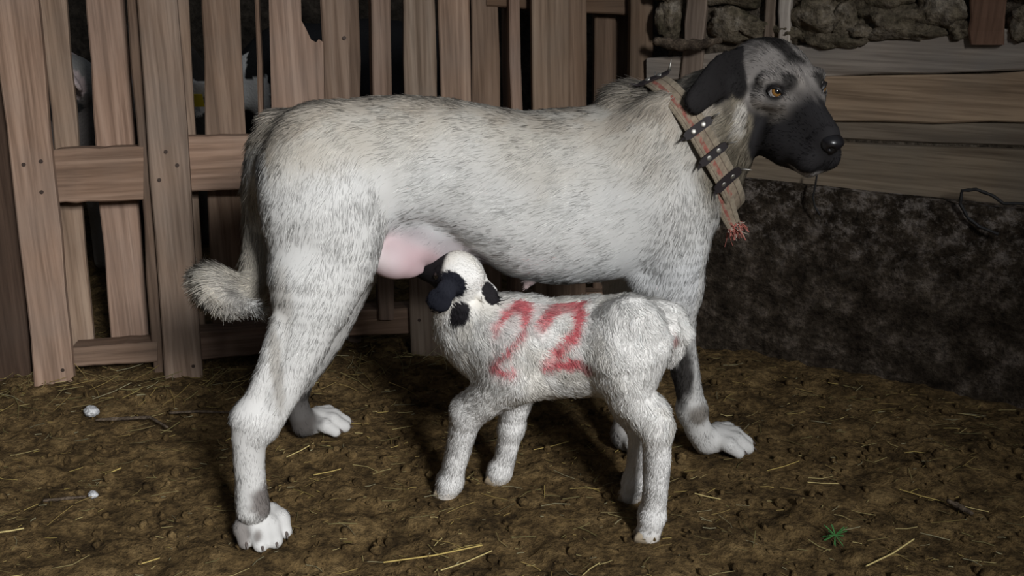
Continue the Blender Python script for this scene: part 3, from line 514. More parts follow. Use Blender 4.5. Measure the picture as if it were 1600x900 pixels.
# ears: near one sweeps back over the collar
EARS = []
def ear(pts, wid, nrm, k=.012):
    A = np.array([np.append(p, w_) for p, w_ in zip(pts, list(wid)+[wid[-1]*.7])], float); A = np.vstack([2*A[0]-A[1], A, 2*A[-1]-A[-2]]); q = []
    for i in range(1, len(A)-2):
        for t in (0, .34, .67):
            a, b, c, d = A[i-1:i+3]; q.append(.5*(2*b+(c-a)*t+(2*a-5*b+4*c-d)*t*t+(3*b-a-3*c+d)*t**3))
    q = np.array(q+[A[-2]]); pts, wid = q[:, :3], q[:, 3]
    for i in range(len(pts)-1):
        a, b = np.array(pts[i]), np.array(pts[i+1]); d = norm(b-a); n_ = np.array(nrm)-d*np.dot(nrm, d); n_ = norm(n_); s_ = np.cross(n_, d)
        L_ = np.linalg.norm(b-a)*.5; dog.ell((a+b)/2, (max(L_*1.6, wid[i]*.8), wid[i], .0085), np.stack([d, s_, n_], 1), k, d, .55); EARS.append(dog.p[-1])
ear([(0.8700, 0.0000, 0.7758), (0.8069, -0.0600, 0.7761), (0.7557, -0.1050, 0.7574), (0.7142, -0.1300, 0.7303)], [.034, .034, .026], (.25, -1, .25))
ear([(0.8641, 0.0000, 0.7713), (0.8213, -0.0720, 0.7550), (0.8085, -0.0720, 0.7331)], [.024, .022], (.45, -1, .1))
ear([h(-.045, .058, .03), h(-.085, .080, -.005), h(-.105, .082, -.06)], [.028, .026], (.3, .9, 0))
DV, DQ = dog.polygonise(0.0045)
def head_local(P): return ((P-HT)@HR)/HS
def head_d(P): return np.min([Body.prim(dog.p[i], P) for i in HEADP], 0)
NEAR_EAR = [np.array((0.8700, 0.0000, 0.7758)), np.array((0.8069, -0.0600, 0.7761)), np.array((0.7557, -0.1050, 0.7574)), np.array((0.7142, -0.1300, 0.7303)), np.array((0.8088, -0.0720, 0.7298))]
def segd(P, a, b): ab = b-a; t = np.clip((P-a)@ab/(ab@ab), 0, 1); return np.linalg.norm(P-a-t[:, None]*ab, axis=1)
def dog_col(P, hairs=False):
    x, y, z = P.T; n = len(P)
    mixc = lambda c, d, t: c*(1-t[:, None])+np.array(d)*t[:, None]
    n1 = fbm(P, 9, 3, 5); n2 = fbm(P, 40, 2, 8)
    c = np.tile([.655, .645, .62], (n, 1))
    ti, bi = np.interp(x, tx, tz), np.interp(x, bx_, bz); q = np.clip((z-bi)/np.maximum(ti-bi, .05), -1, 1.2)
    c = mixc(c, (.47, .43, .365), .8*sst(.38, .95, q+.2*n1))                                    # fawn saddle
    c = mixc(c, (.40, .34, .27), .65*sst(.90, 1.02, q+.10*n1+.05*n2))                            # sable spine
    c = mixc(c, (.42, .37, .31), .35*sst(-.2, .8, n2+.6*n1)*sst(.45, .95, q)*(x < .85))
    c = mixc(c, (.68, .685, .685), .9*sst(.40, .05, q)*(x > .2)*(x < .75))                         # pale belly side
    c = mixc(c, (.66, .645, .62), sst(.42, .30, z)*.8)
    # grey on the lower legs
    def blot(ctr, r, col, a, s=1.0):
        nonlocal c; d = np.linalg.norm((P-np.array(ctr))/np.array(r), axis=1); c = mixc(c, col, a*sst(1.15, .6, d+.18*n1+.22*n2))
    blot((-0.0419, -0.1700, 0.0892), (.03, .04, .035), (.13, .108, .097), .9); blot((-0.0856, -0.1700, 0.0302), (.02, .05, .03), (.15, .125, .11), .8); blot((-0.0559, -0.1800, 0.0245), (.01, .02, .02), (.15, .125, .11), .8)
    blot((0.0002, -0.1500, 0.3403), (.012, .06, .10), (.28, .25, .21), .6); blot((0.0216, -0.1300, 0.4384), (.02, .05, .08), (.42, .38, .33), .45)
    blot((0.0284, 0.1900, 0.0845), (.045, .07, .085), (.075, .067, .062), .94); blot((0.0244, 0.1900, 0.0297), (.035, .05, .03), (.09, .08, .073), .85)
    blot((0.7546, -0.0700, 0.1822), (.025, .07, .10), (.030, .026, .024), .97); blot((0.7946, -0.0600, 0.1111), (.03, .06, .028), (.16, .135, .11), .85)
    blot((0.6619, 0.0000, 0.0553), (.05, .05, .05), (.30, .28, .26), .7)
    blot((0.8094, -0.0400, 0.4980), (.022, .06, .075), (.07, .06, .054), .9)                              # dark front of chest
    d_in = sst(.02, .09, -y)*0
    # groin and udder; groin grey deepened to stand in for shade
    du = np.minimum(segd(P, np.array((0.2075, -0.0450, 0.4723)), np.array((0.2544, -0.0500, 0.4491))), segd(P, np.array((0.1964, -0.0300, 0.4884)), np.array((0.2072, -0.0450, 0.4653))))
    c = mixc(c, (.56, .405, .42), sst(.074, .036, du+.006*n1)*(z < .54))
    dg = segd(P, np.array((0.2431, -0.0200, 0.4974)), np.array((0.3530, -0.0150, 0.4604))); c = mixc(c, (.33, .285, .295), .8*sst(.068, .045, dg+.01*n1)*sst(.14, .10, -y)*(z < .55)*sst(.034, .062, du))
    dt = np.linalg.norm(P-np.array((0.4524, -0.0450, 0.3999)), axis=1); c = mixc(c, (.5, .38, .37), sst(.022, .012, dt))
    # tail
    dtl = np.minimum(segd(P, np.array((-0.0107, 0.0500, 0.5785)), np.array((-0.0265, 0.0500, 0.4373))), segd(P, np.array((-0.0354, 0.0300, 0.4205)), np.array((-0.1007, -0.0300, 0.4351))))
    tl = sst(.055, .035, dtl)*(y > -.085)*(x < .03); c = mixc(c, (.46, .41, .33), tl*.8)
    c = mixc(c, (.09, .08, .075), tl*sst(.022, .012, np.abs(segd(P, np.array((-0.1159, -0.0500, 0.4274)), np.array((-0.0366, -0.0500, 0.4113)))-.0))*.9)
    # neck: greyer, tawny
    nk = sst(.735, .80, x-.35*(z-.70))*sst(.52, .60, z+.3*(x-.8)); c = mixc(c, (.19, .162, .118), .95*nk*sst(-1.0, .1, n1+.5*n2+.2))
    # ---- head
    H = head_local(P); hx, hy, hz = H.T; ah = np.abs(hy); hd = sst(.026, .012, head_d(P)+.004*n2)
    hc_ = np.tile([.27, .245, .225], (n, 1)); hc_ = mixc(hc_, (.42, .37, .32), .8*sst(.0, .5, n1+.3*n2))
    hc_ = mixc(hc_, (.22, .188, .14), sst(.010, -.018, hx+.010*n1)*sst(.045, .0, hz)*(hy < .03)*.9); ck = sst(.022, .010, np.abs(hx-.014+.010*n1))*sst(.02, -.01, hz); hc_ = mixc(hc_, (.60, .55, .49), .95*ck*(ah > .03))          # pale cheek behind the mask
    mask = sst(.020, -.018, hz-(-.022+.24*(hx-.03))+.016*n1+.014*n2)*sst(.024, .046, hx+.15*(hz+.06)+.010*n1); hc_ = mixc(hc_, (.022, .020, .021), mask)
    bg = sst(.02, .06, hx)*sst(.055, .02, ah)*sst(.045, .02, hz); hc_ = mixc(hc_, (.050, .044, .042), .75*bg*sst(-.6, .3, n1+.5*n2))
    mz = sst(.105, .135, hx+.008*n1); hc_ = mixc(hc_, (.022, .020, .021), mz)
    br = sst(.023, .010, np.hypot(hx-.086, ah-.033)+np.abs(hz-.038)*.5); hc_ = mixc(hc_, (.03, .027, .025), br*.95)        # dark brow spot
    el = np.min([np.linalg.norm((H-np.array(e))/np.array([1, 1, .9]), axis=1) for e in EYES], 0); hc_ = mixc(hc_, (.018, .016, .016), sst(.026, .0175, el))
    ln = np.min([segd(H, np.array([.072, s*.058, .010]), np.array([.030, s*.072, .006])) for s in (-1, 1)], 0); hc_ = mixc(hc_, (.03, .027, .026), .9*sst(.011, .005, ln))
    ln = np.min([segd(H, np.array([.040, s*.074, .004]), np.array([.020, s*.080, -.050])) for s in (-1, 1)], 0); hc_ = mixc(hc_, (.05, .045, .042), .55*sst(.016, .005, ln+.006*n1))
    cr = sst(.032, .018, ah-.008*n1)*sst(-.065, -.04, hx)*sst(.070, .045, hx)*(hz > .02); hc_ = mixc(hc_, (.022, .019, .018), cr*.96)  # crown stripe
    fr = sst(.006, .002, ah)*sst(.06, .075, hx)*sst(.15, .12, hx); hc_ = mixc(hc_, (.14, .125, .115), fr*.6)
    chin = sst(.150, .162, hx)*sst(-.090, -.098, hz); hc_ = mixc(hc_, (.45, .42, .40), chin*.9)
    c = c*(1-hd[:, None])+hc_*hd[:, None]
    blot((0.8227, -0.1000, 0.6968), (.017, .09, .036), (.60, .56, .50), .85); blot((0.7963, -0.1000, 0.7235), (.012, .06, .03), (.07, .06, .05), .6)  # pale cheek patch, then the ear's shadow on the neck painted dark
    earm = sst(.012, .007, np.min([Body.prim(q_, P) for q_ in EARS], 0)+.002*n2); c = mixc(c, (.016, .014, .014), earm)
    return np.clip(c*(1+.05*n2)[:, None], 0, 1)
DM = M_DOG
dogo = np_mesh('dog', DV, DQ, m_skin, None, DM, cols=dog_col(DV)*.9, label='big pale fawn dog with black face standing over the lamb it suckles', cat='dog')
# coat
def nohair(P):
    H = head_local(P); el = np.min([np.linalg.norm(H-np.array(e), axis=1) for e in EYES], 0); nz_ = np.linalg.norm(H-np.array([.196, 0, -.030]), axis=1)
    du = segd(P, np.array((0.1945, -0.0450, 0.4815)), np.array((0.2544, -0.0500, 0.4491)))
    hd = head_d(P) < .012
    return np.where((el < .0165) | (nz_ < .026), 0.0, np.where(hd, 1.9, 1.0))*np.where((du < .048) & (P[:, 2] < .52), .35, 1.0)*np.where(P[:, 1] > .05, .45, 1.0)*np.where(P[:, 0] < -.02, 2.5*(P[:, 2] > .3)+1, 1)
HP = sample(DV, DQ, 230000, nohair); HN = dog.grad(HP); fl, hl = dog.fields(HP)
tailm = (HP[:, 0] < .02) & (np.minimum(segd(HP, np.array((-0.0107, 0.0500, 0.5785)), np.array((-0.0265, 0.0500, 0.4373))), segd(HP, np.array((-0.0354, 0.0300, 0.4205)), np.array((-0.1007, -0.0300, 0.4351)))) < .05)
hcol = dog_col(HP)*rng.uniform(.70, 1.18, (len(HP), 1)); hcol *= (1+.22*vnoise(HP*np.array([.45, 1, 1]), 150, 23)+.16*vnoise(HP, 60, 24))[:, None]; dk = (rng.random(len(HP)) < .10) & (HP[:, 2] > .5); hcol[dk] *= rng.uniform(.45, .8, (dk.sum(), 1))
HL = head_local(HP); onhead = head_d(HP) < .014
lens = .0125*np.clip(hl, .0, 2.6); hack = sst(.60, .66, HP[:, 0])*sst(.72, .68, HP[:, 0])*sst(.70, .735, HP[:, 2]); lens = lens*(1+.7*hack)
earh = np.min([Body.prim(q_, HP) for q_ in EARS], 0) < .004; lens = np.where(onhead & ~earh, np.clip(lens*1.5, .0065, .0105), lens); hcol[onhead] *= rng.uniform(.55, 1.5, (onhead.sum(), 1))*(1+.55*vnoise(HP[onhead], 190, 25)+.3*vnoise(HP[onhead], 80, 26))[:, None].clip(.25, 2)
hair('coat', dogo, DM, HP, HN, fl, np.maximum(lens, .002), hcol, rad=.00042, lift=.17, clump=.24, messy=.15, cs=38, sag=.35)
# eyes, nose, claws
def eye_mat(name, iris):
    m, nt, b = nodes(name, .08, .6); L = nt.links.new; tc = N(nt, 'ShaderNodeTexCoord'); sx = N(nt, 'ShaderNodeSeparateXYZ'); L(tc.outputs['Object'], sx.inputs[0])
    dv = N(nt, 'ShaderNodeMath', operation='DIVIDE'); dv.inputs[1].default_value = ER; L(sx.outputs[0], dv.inputs[0])
    r = ramp(nt, [(.0, (.62, .56, .53)), (.60, (.62, .56, .53)), (.64, (.035, .018, .008)), (.70, (.27, .125, .03)), (.86, (.30, .15, .04)), (.905, (.006, .005, .005))]); L(dv.outputs[0], r.inputs['Fac']); L(r.outputs[0], b.inputs['Base Color'])
    b.inputs['Coat Weight'].default_value = .6; b.inputs['Coat Roughness'].default_value = .03
    return m
m_eye = eye_mat('dog_eye', 0)
V, F = uvsphere(ER, 28, 20)
for (x, y, z) in EYES:
    s = 1 if y > 0 else -1; ctr = h(x, y, z); g = norm(hv(.70, s*.62, .05)+np.array([.40, .0, .40])); u_ = norm(np.cross(g, [0, 0, 1])); v_ = np.cross(u_, g)
    o = mesh('eye', V, F, m_eye, dogo, True); o.matrix_local = basis(ctr, g, -u_, v_); o['label'] = 'amber eye with a dark rim'
m_rim = flat('eyelid_skin', (.014, .012, .012), .45, .4)
for (x, y, z) in EYES:      # upper and lower lid around an almond opening
    s = 1 if y > 0 else -1; ctr = h(x, y, z); g = norm(hv(.74, s*.62, .02)); u_ = norm(np.cross(g, hv(0, 0, 1))); v_ = np.cross(u_, g); V2 = []; F2 = []; n = 32
    prof_ = [(0, -.0012), (.02, .0014), (.10, .0026), (.22, .0028), (.5, .0012), (.9, -.003)]
    for i in range(n):
        a = 2*math.pi*i/n; ex_ = .0102*math.cos(a); ez = (.0076 if math.sin(a) > 0 else .0068)*math.sin(a)*(1-.30*abs(math.cos(a))**3)-.0012*math.cos(a)*s; th0 = math.asin(min(.95, math.hypot(ex_, ez)/ER)); rd = norm(u_*ex_+v_*ez)
        for dt, dr in prof_: th = th0+dt; V2.append(ctr+(ER+dr+(.0008 if ez > 0 and dt > 0 else 0))*(rd*math.sin(th)+g*math.cos(th)))
    m_ = len(prof_)
    for i in range(n):
        for j in range(m_-1): F2.append((i*m_+j, i*m_+j+1, ((i+1) % n)*m_+j+1, ((i+1) % n)*m_+j))
    mesh('eyelid', V2, F2, m_rim, dogo, True)
m_nose = flat('wet_nose', (.010, .009, .010), .32, .5)
nb = Body(); nb.ell((.0, 0, .0), (.017, .0215, .0165), k=.008)
nb.ell((.004, 0, .006), (.016, .019, .011), k=.01); nb.cap((.008, 0, -.010), (.002, 0, -.020), .005, .004, .008)
for s in (-1, 1): nb.ell((.0165, s*.0105, -.003), (.007, .0048, .0050), k=.004, sub=True)
V, Q = nb.polygonise(.0016); o = np_mesh('nose', V, Q, m_nose, dogo); o.matrix_local = Matrix.Translation(Vector(h(.198, 0, -.031)))@Matrix(((*HR[0],), (*HR[1],), (*HR[2],))).to_4x4(); o.scale = (HS, HS, HS); o['label'] = 'shiny black nose'
m_claw = flat('claw_horn', (.10, .08, .07), .4, .4)
for a, b in claws:
    d = b-a; L_ = np.linalg.norm(d); d = d/L_; u_ = norm(np.cross(d, [0, 0, 1.0])); v_ = np.cross(u_, d); V2 = []; F2 = []
    for t, r in ((-.6, .0030), (-.1, .0028), (.25, .0019), (.5, .0003)):
        for j in range(6): an = j*math.pi/3; V2.append(a+d*L_*t+u_*r*math.cos(an)+v_*r*math.sin(an))
    for i in range(3):
        for j in range(6): F2.append((i*6+j, i*6+(j+1) % 6, i*6+6+(j+1) % 6, i*6+6+j))
    mesh('claw', V2, F2, m_claw, dogo, True)
# ------------------------------------------------------------------ spiked collar round the neck
m_web = attr_mat('woven_webbing', .9, .1, .6, 700); m_leather = flat('dark_leather', (.022, .017, .018), .5, .4); m_steel = flat('dull_steel', (.42, .40, .36), .5, .5, .9)
CC = np.array((0.7543, -0.0150, 0.6541)); e_dn = norm(np.array((0.8456, -0.0150, 0.5761))-np.array((0.7432, -0.0150, 0.7290))); e_lat = np.array([0, -1, 0.]); e_ax = norm(np.cross(e_lat, e_dn)); e_lat = np.cross(e_dn, e_ax)
if e_ax[0] < 0: e_ax = -e_ax
body_no_ear = Body(); body_no_ear.p = [p for p in dog.p if not (p[0] == 'ell' and abs(p[1][1].min()-.0085) < 1e-6)]
def ring_pt(a, off, lift=.007):
    d = math.cos(a)*e_dn+math.sin(a)*e_lat; ts = np.linspace(.04, .17, 131); P = CC+e_ax*off+ts[:, None]*d; v = body_no_ear(P); i = np.argmax(v > lift) if (v > lift).any() else 130
    return ts[i], d
nA = 96; prof = []
for off in (-.021, -.0105, 0, .0105, .021):
    r = np.array([ring_pt(2*math.pi*i/nA, off)[0] for i in range(nA)]); r = np.convolve(np.concatenate([r[-6:], r, r[:6]]), np.ones(13)/13, 'valid'); prof.append(r)
prof = np.array(prof); prof[:] = prof*.35+prof.mean(0)*.65+.003
def ring_at(a, off, out=0):
    i = (a/(2*math.pi)*nA) % nA; i0 = int(i) % nA; f = i-int(i); k = (off+.021)/.042*4; k0 = min(max(int(k), 0), 3); g = k-k0
    r = sum(wk*((1-f)*prof[kk][i0]+f*prof[kk][(i0+1) % nA]) for kk, wk in ((k0, 1-g), (k0+1, g)))
    d = math.cos(a)*e_dn+math.sin(a)*e_lat; return CC+e_ax*off+d*(r+out), d
def web_col(n, m):     # stitched bands along the webbing
    return None
collar = empty('dog_collar', M_DOG, label="wide woven collar with red stripes, dark leather bands and spikes on the dog's neck", cat='collar')
BANDS = [(-.0210, (.42, .35, .26)), (-.0150, (.40, .33, .24)), (-.0144, (.13, .09, .075)), (-.0134, (.42, .34, .25)), (-.0095, (.40, .32, .23)), (-.0085, (.42, .15, .12)), (-.0025, (.44, .17, .13)), (-.0014, (.42, .34, .25)), (.0080, (.40, .32, .235)), (.0090, (.13, .09, .075)), (.0102, (.40, .33, .24)), (.0210, (.43, .36, .27))]
def web_strip(name, fn, ncol, parent):
    """fn(i, off, side) -> point; a band with thickness"""
    V = []; Cc = []; F = []; nb_ = len(BANDS)
    for i in range(ncol):
        for sd in (1, 0):
            for off, c in BANDS: V.append(fn(i, off, sd)); jit = .52+.34*rnd.random(); Cc.append(np.array(c)*jit if not (c[0] > 2*c[1] and rnd.random() < .3) else (.31, .24, .18))
    R = 2*nb_
    for i in range(ncol-1):
        for q in range(nb_-1):
            F.append((i*R+q, i*R+q+1, (i+1)*R+q+1, (i+1)*R+q)); F.append((i*R+nb_+q, (i+1)*R+nb_+q, (i+1)*R+nb_+q+1, i*R+nb_+q+1))
        F.append((i*R, (i+1)*R, (i+1)*R+nb_, i*R+nb_)); F.append((i*R+nb_-1, i*R+2*nb_-1, (i+1)*R+2*nb_-1, (i+1)*R+nb_-1))
    return np_mesh(name, V, F, m_web, parent, cols=np.array(Cc))
web_strip('strap', lambda i, off, sd: ring_at(2*math.pi*i/160, off, .0035*sd)[0], 161, collar)
# free end hanging from the lowest band
aE = .35; p0, d0 = ring_at(aE, 0, .004); hang = np.array([(0.7729, -0.1120, 0.6016), (0.7951, -0.1120, 0.5537), (0.8249, -0.1050, 0.5045)])
def tail_fn(i, off, sd):
    t = i/23; a = hang[0]*(1-t)**2+2*hang[1]*t*(1-t)+hang[2]*t*t; d = norm(2*(1-t)*(hang[1]-hang[0])+2*t*(hang[2]-hang[1])); s_ = norm(e_ax-d*np.dot(e_ax, d)); n_ = np.cross(s_, d); n_ = n_ if n_[1] < 0 else -n_
    return a+s_*off*(1.02-.40*t**1.5)+n_*(.0035*sd+.004*math.sin(5*t))
web_strip('strap_end', tail_fn, 24, collar)
V = []; F = []; Cc = []     # frayed threads at the end
for k in range(170):
    p = tail_fn(22.5, rnd.uniform(-.021, .021), rnd.random()); d = norm(hang[2]-hang[1])+.55*np.array([rnd.gauss(0, 1), rnd.gauss(0, 1), rnd.gauss(0, 1)]); s_ = np.array([rnd.gauss(0, 1), rnd.gauss(0, 1), rnd.gauss(0, 1)])*.0009; L_ = rnd.uniform(.006, .019); b0 = len(V)
    m_ = p+d*L_*.6+np.array([rnd.gauss(0, .002) for _ in range(3)]); e_ = m_+d*L_*.4+np.array([0, 0, rnd.uniform(-.004, .002)])
    for q in (p, m_, e_): V += [q-s_, q+s_, q+np.array([s_[1], -s_[0], s_[2]])]; Cc += [(.42, .15, .12) if k % 5 < 3 else (.5, .40, .33)]*3
    for g in (0, 3):
        for e in range(3): F.append((b0+g+e, b0+g+(e+1) % 3, b0+g+3+(e+1) % 3, b0+g+3+e))
np_mesh('frayed_threads', V, F, m_web, collar, cols=np.array(Cc), kind='stuff')
def tube(name, pts, rs, mat, parent, n=8):
    V = []; F = []; pts = [np.array(p, float) for p in pts]
    for i, p in enumerate(pts):
        d = norm(pts[min(i+1, len(pts)-1)]-pts[max(i-1, 0)]); u_ = norm(np.cross(d, [.3, .2, 1.0])); v_ = np.cross(d, u_)
        for j in range(n): a = 2*math.pi*j/n; V.append(p+rs[i]*(u_*math.cos(a)+v_*math.sin(a)))
    for i in range(len(pts)-1):
        for j in range(n): F.append((i*n+j, i*n+(j+1) % n, (i+1)*n+(j+1) % n, (i+1)*n+j))
    F.append(tuple(range(n-1, -1, -1))); F.append(tuple((len(pts)-1)*n+j for j in range(n)))
    return mesh(name, V, F, mat, parent, True)
for k, a in enumerate([1.95, 1.5, 1.05, -.3, -1.3, -2.3, 2.95]):
    V = []; F = []; ns = 9
    for i in range(ns):
        off = -.029+.058*i/(ns-1); cl = max(-.021, min(.021, off))
        for da_ in (-1, 1):
            wd = .0062 if abs(off) < .022 else .0038
            p, d = ring_at(a+da_*wd/.1, cl, .006); p = p+e_ax*(off-cl); t_ = -math.sin(a)*e_dn+math.cos(a)*e_lat
            V += [p, p+d*.0035]
    for i in range(ns-1):
        b0 = i*4; F += [(b0+1, b0+3, b0+7, b0+5), (b0, b0+4, b0+6, b0+2), (b0, b0+1, b0+5, b0+4), (b0+2, b0+6, b0+7, b0+3)]
    F += [(0, 2, 3, 1), ((ns-1)*4, (ns-1)*4+1, (ns-1)*4+3, (ns-1)*4+2)]
    bd = mesh('leather_band', V, F, m_leather, collar)
    for off in (-.0105, .0105):
        p, d = ring_at(a, off, .0095); V2 = []; F2 = []; u_ = e_ax; v_ = norm(np.cross(d, e_ax))
        for r, hgt in ((.0050, 0), (.0049, .0010), (.0038, .0017), (.0012, .0020)):
            for j in range(12): an = j*math.pi/6; V2.append(p+u_*r*math.cos(an)+v_*r*math.sin(an)+d*hgt)
        for i in range(3):
            for j in range(12): F2.append((i*12+j, i*12+(j+1) % 12, i*12+12+(j+1) % 12, i*12+12+j))
        F2.append(tuple(36+j for j in range(12))); mesh('rivet', V2, F2, m_steel, bd, True)
    for off, sg in ((-.028, -1), (.028, 1)):
        p, d = ring_at(a, .021*sg, .008); p = p+e_ax*.009*sg; dd = norm(d*.9+e_ax*sg*.75); tube('spike', [p, p+dd*.008, p+dd*.020], [.0028, .0022, .0003], m_leather if sg < 0 else m_steel, bd)
# ------------------------------------------------------------------ the lamb
lamb = Body()
LT = [(-0.0351, 0.3780), (-0.0217, 0.4042), (0.0061, 0.4159), (0.0392, 0.4201), (0.1062, 0.4180), (0.1747, 0.4051), (0.2453, 0.3894), (0.2937, 0.3774), (0.3308, 0.3580), (0.3538, 0.3300)]
LB = [(-0.0363, 0.3570), (-0.0263, 0.3198), (-0.0006, 0.2797), (0.0549, 0.2465), (0.1009, 0.2330), (0.1720, 0.2181), (0.2207, 0.2144), (0.2701, 0.2263), (0.3137, 0.2523), (0.3546, 0.2916)]
LW = [(-0.0343, 0.0250), (-0.0062, 0.0550), (0.0376, 0.0750), (0.1049, 0.0820), (0.1859, 0.0840), (0.2453, 0.0750), (0.2939, 0.0620), (0.3310, 0.0450), (0.3535, 0.0300)]
xs = np.linspace(LT[0][0], LT[-1][0], 50)
lamb.loft(xs, np.interp(xs, *zip(*LT))-.006, np.interp(xs, *zip(*LB))+.006, np.interp(xs, *zip(*LW)), 0, .03, (-1, 0, -.5), ex=2.2)
lamb.ell((0.0221, 0.0450, 0.3674), (.062, .036, .075), k=.03, flow=(-.3, 0, -1)); lamb.ell((0.0390, -0.0450, 0.3285), (.062, .036, .075), k=.03, flow=(-.3, 0, -1))
# hind legs
lamb.chain([(0.0301, 0.0520, 0.3342), (0.0157, 0.0570, 0.2768), (-0.0185, 0.0600, 0.2355)], [.056, .041, .030], .03, flow=(-.2, 0, -1), hl=.9)
lamb.chain([(-0.0226, 0.0600, 0.2410), (-0.0371, 0.0600, 0.2142)], [.027, .022], .02, flow=(0, 0, -1), hl=.9)
lamb.chain([(-0.0325, 0.0600, 0.2183), (-0.0355, 0.0580, 0.1535), (-0.0357, 0.0570, 0.0829), (-0.0330, 0.0560, 0.0427)], [.0255, .0225, .0205, .0225], .015, flow=(0, 0, -1), hl=.75)
lamb.chain([(-0.0330, 0.0560, 0.0427), (-0.0282, 0.0570, 0.0066)], [.022, .0215], .012, flow=(.3, 0, -1), hl=.6)
lamb.chain([(0.0374, -0.0450, 0.2915), (0.0352, -0.0520, 0.2058), (0.0118, -0.0550, 0.1465)], [.054, .04, .021], .03, flow=(-.2, 0, -1))
lamb.chain([(0.0118, -0.0550, 0.1465), (0.0147, -0.0550, 0.0815), (0.0200, -0.0550, 0.0366)], [.024, .0205, .021], .015, flow=(0, 0, -1), hl=.75)
lamb.chain([(0.0200, -0.0550, 0.0366), (0.0272, -0.0550, 0.0059)], [.021, .020], .012, flow=(.3, 0, -1), hl=.6)
# fore legs
lamb.ell((0.2112, 0.0500, 0.3076), (.05, .032, .07), Ry(-.5), k=.03, flow=(-.3, 0, -1))
lamb.chain([(0.2187, 0.0520, 0.2766), (0.2719, 0.0480, 0.2252), (0.3133, 0.0440, 0.1857)], [.042, .036, .030], .03, flow=(.6, 0, -.7), hl=1.0)
lamb.chain([(0.3170, 0.0440, 0.1850), (0.3289, 0.0420, 0.1318), (0.3474, 0.0410, 0.0600), (0.3564, 0.0400, 0.0272)], [.029, .0245, .0215, .0225], .015, flow=(.1, 0, -1), hl=.75)
lamb.chain([(0.3564, 0.0400, 0.0272), (0.3653, 0.0390, 0.0023)], [.0235, .0225], .012, flow=(.2, 0, -1), hl=.6)
lamb.chain([(0.2397, -0.0400, 0.2388), (0.2528, -0.0420, 0.1694), (0.2605, -0.0420, 0.1163)], [.04, .030, .0225], .03, flow=(0, 0, -1), hl=.9)
lamb.chain([(0.2605, -0.0420, 0.1163), (0.2733, -0.0410, 0.0489), (0.2836, -0.0400, 0.0190)], [.0225, .0205, .022], .015, flow=(.1, 0, -1), hl=.7)
lamb.chain([(0.2836, -0.0400, 0.0190), (0.2900, -0.0390, 0.0012)], [.0225, .0215], .012, flow=(.2, 0, -1), hl=.6)
# neck
lamb.chain([(0.2453, 0.0000, 0.3191), (0.3039, 0.0000, 0.3364), (0.3405, 0.0000, 0.3692), (0.3398, 0.0000, 0.4063)], [.080, .062, .048, .040], .03, flow=(-.6, 0, -.7), hl=1.1)
lamb.chain([(0.3132, 0.0000, 0.2909), (0.3500, 0.0000, 0.3305)], [.045, .040], .03, flow=(-.2, 0, -1), hl=1.1)
# head (nose up under the dog's belly, poll turned to the camera)
lf_ = norm(np.array([.90, -.16, .20])); lu0 = np.array([-.50, .45, .75]); lu = norm(lu0-lf_*np.dot(lu0, lf_)); ls = np.cross(lu, lf_); LR = np.stack([lf_, ls, lu], 1); LHT = np.array((0.3290, 0.0200, 0.4386))
lh = lambda x, y, z: LHT+LR@np.array([x, y, z]); lhv = lambda x, y, z: LR@np.array([x, y, z])
lamb.ell(lh(.004, 0, 0), (.043, .036, .040), LR, .02, lhv(-1, 0, 0), .5)
lamb.cap(lh(.02, 0, -.006), lh(.095, 0, -.016), .036, .024, .02, lhv(-1, 0, 0), .4)
lamb.ell(lh(.108, 0, -.018), (.015, .019, .016), LR, .012, lhv(-1, 0, 0), .3)
LEYE = [(.034, s*.028, .006) for s in (-1, 1)]
def lear(pts, wid, nrm, th=.0065, hl=.35):
    for i in range(len(pts)-1):
        a, b = np.array(pts[i]), np.array(pts[i+1]); d = norm(b-a); n_ = norm(np.array(nrm)-d*np.dot(nrm, d)); s_ = np.cross(n_, d)
        lamb.ell((a+b)/2, (np.linalg.norm(b-a)*.68, wid[i], th), np.stack([d, s_, n_], 1), .010, d, hl)
lear([(0.3383, 0.0580, 0.4314), (0.3477, 0.0680, 0.4197), (0.3624, 0.0720, 0.3932)], [.018, .0225], (-.1, 1, .1))
lear([(0.3271, 0.0000, 0.4297), (0.2993, 0.0100, 0.4193), (0.2762, 0.0180, 0.4007)], [.020, .018], (-.55, .75, .4))
# tail
lamb.chain([(-0.0078, 0.0000, 0.4002), (-0.0382, 0.0000, 0.3993), (-0.0598, 0.0040, 0.3734)], [.025, .020, .015], .02, hl=.8)
lamb.chain([(-0.0575, 0.0040, 0.3755), (-0.0511, 0.0060, 0.3437), (-0.0439, 0.0080, 0.3234)], [.011, .013, .009], .012, hl=.8)
LVV, LQ = lamb.polygonise(0.0036)
def digit(pts): return [np.array(p) for p in pts]
NUM_A = [(0.2558, 0.3653), (0.2522, 0.3812), (0.2395, 0.3934), (0.2222, 0.3968), (0.2085, 0.3891), (0.2050, 0.3731), (0.2118, 0.3545), (0.2257, 0.3371), (0.2421, 0.3215), (0.2515, 0.3056), (0.2339, 0.3045), (0.2129, 0.3051)]
NUM_B = [(0.1755, 0.3793), (0.1711, 0.3927), (0.1567, 0.4049), (0.1368, 0.4109), (0.1213, 0.4059), (0.1122, 0.3933), (0.1150, 0.3744), (0.1314, 0.3570), (0.1468, 0.3420), (0.1579, 0.3285), (0.1624, 0.3195), (0.1443, 0.3233), (0.1196, 0.3292), (0.0862, 0.3269)]
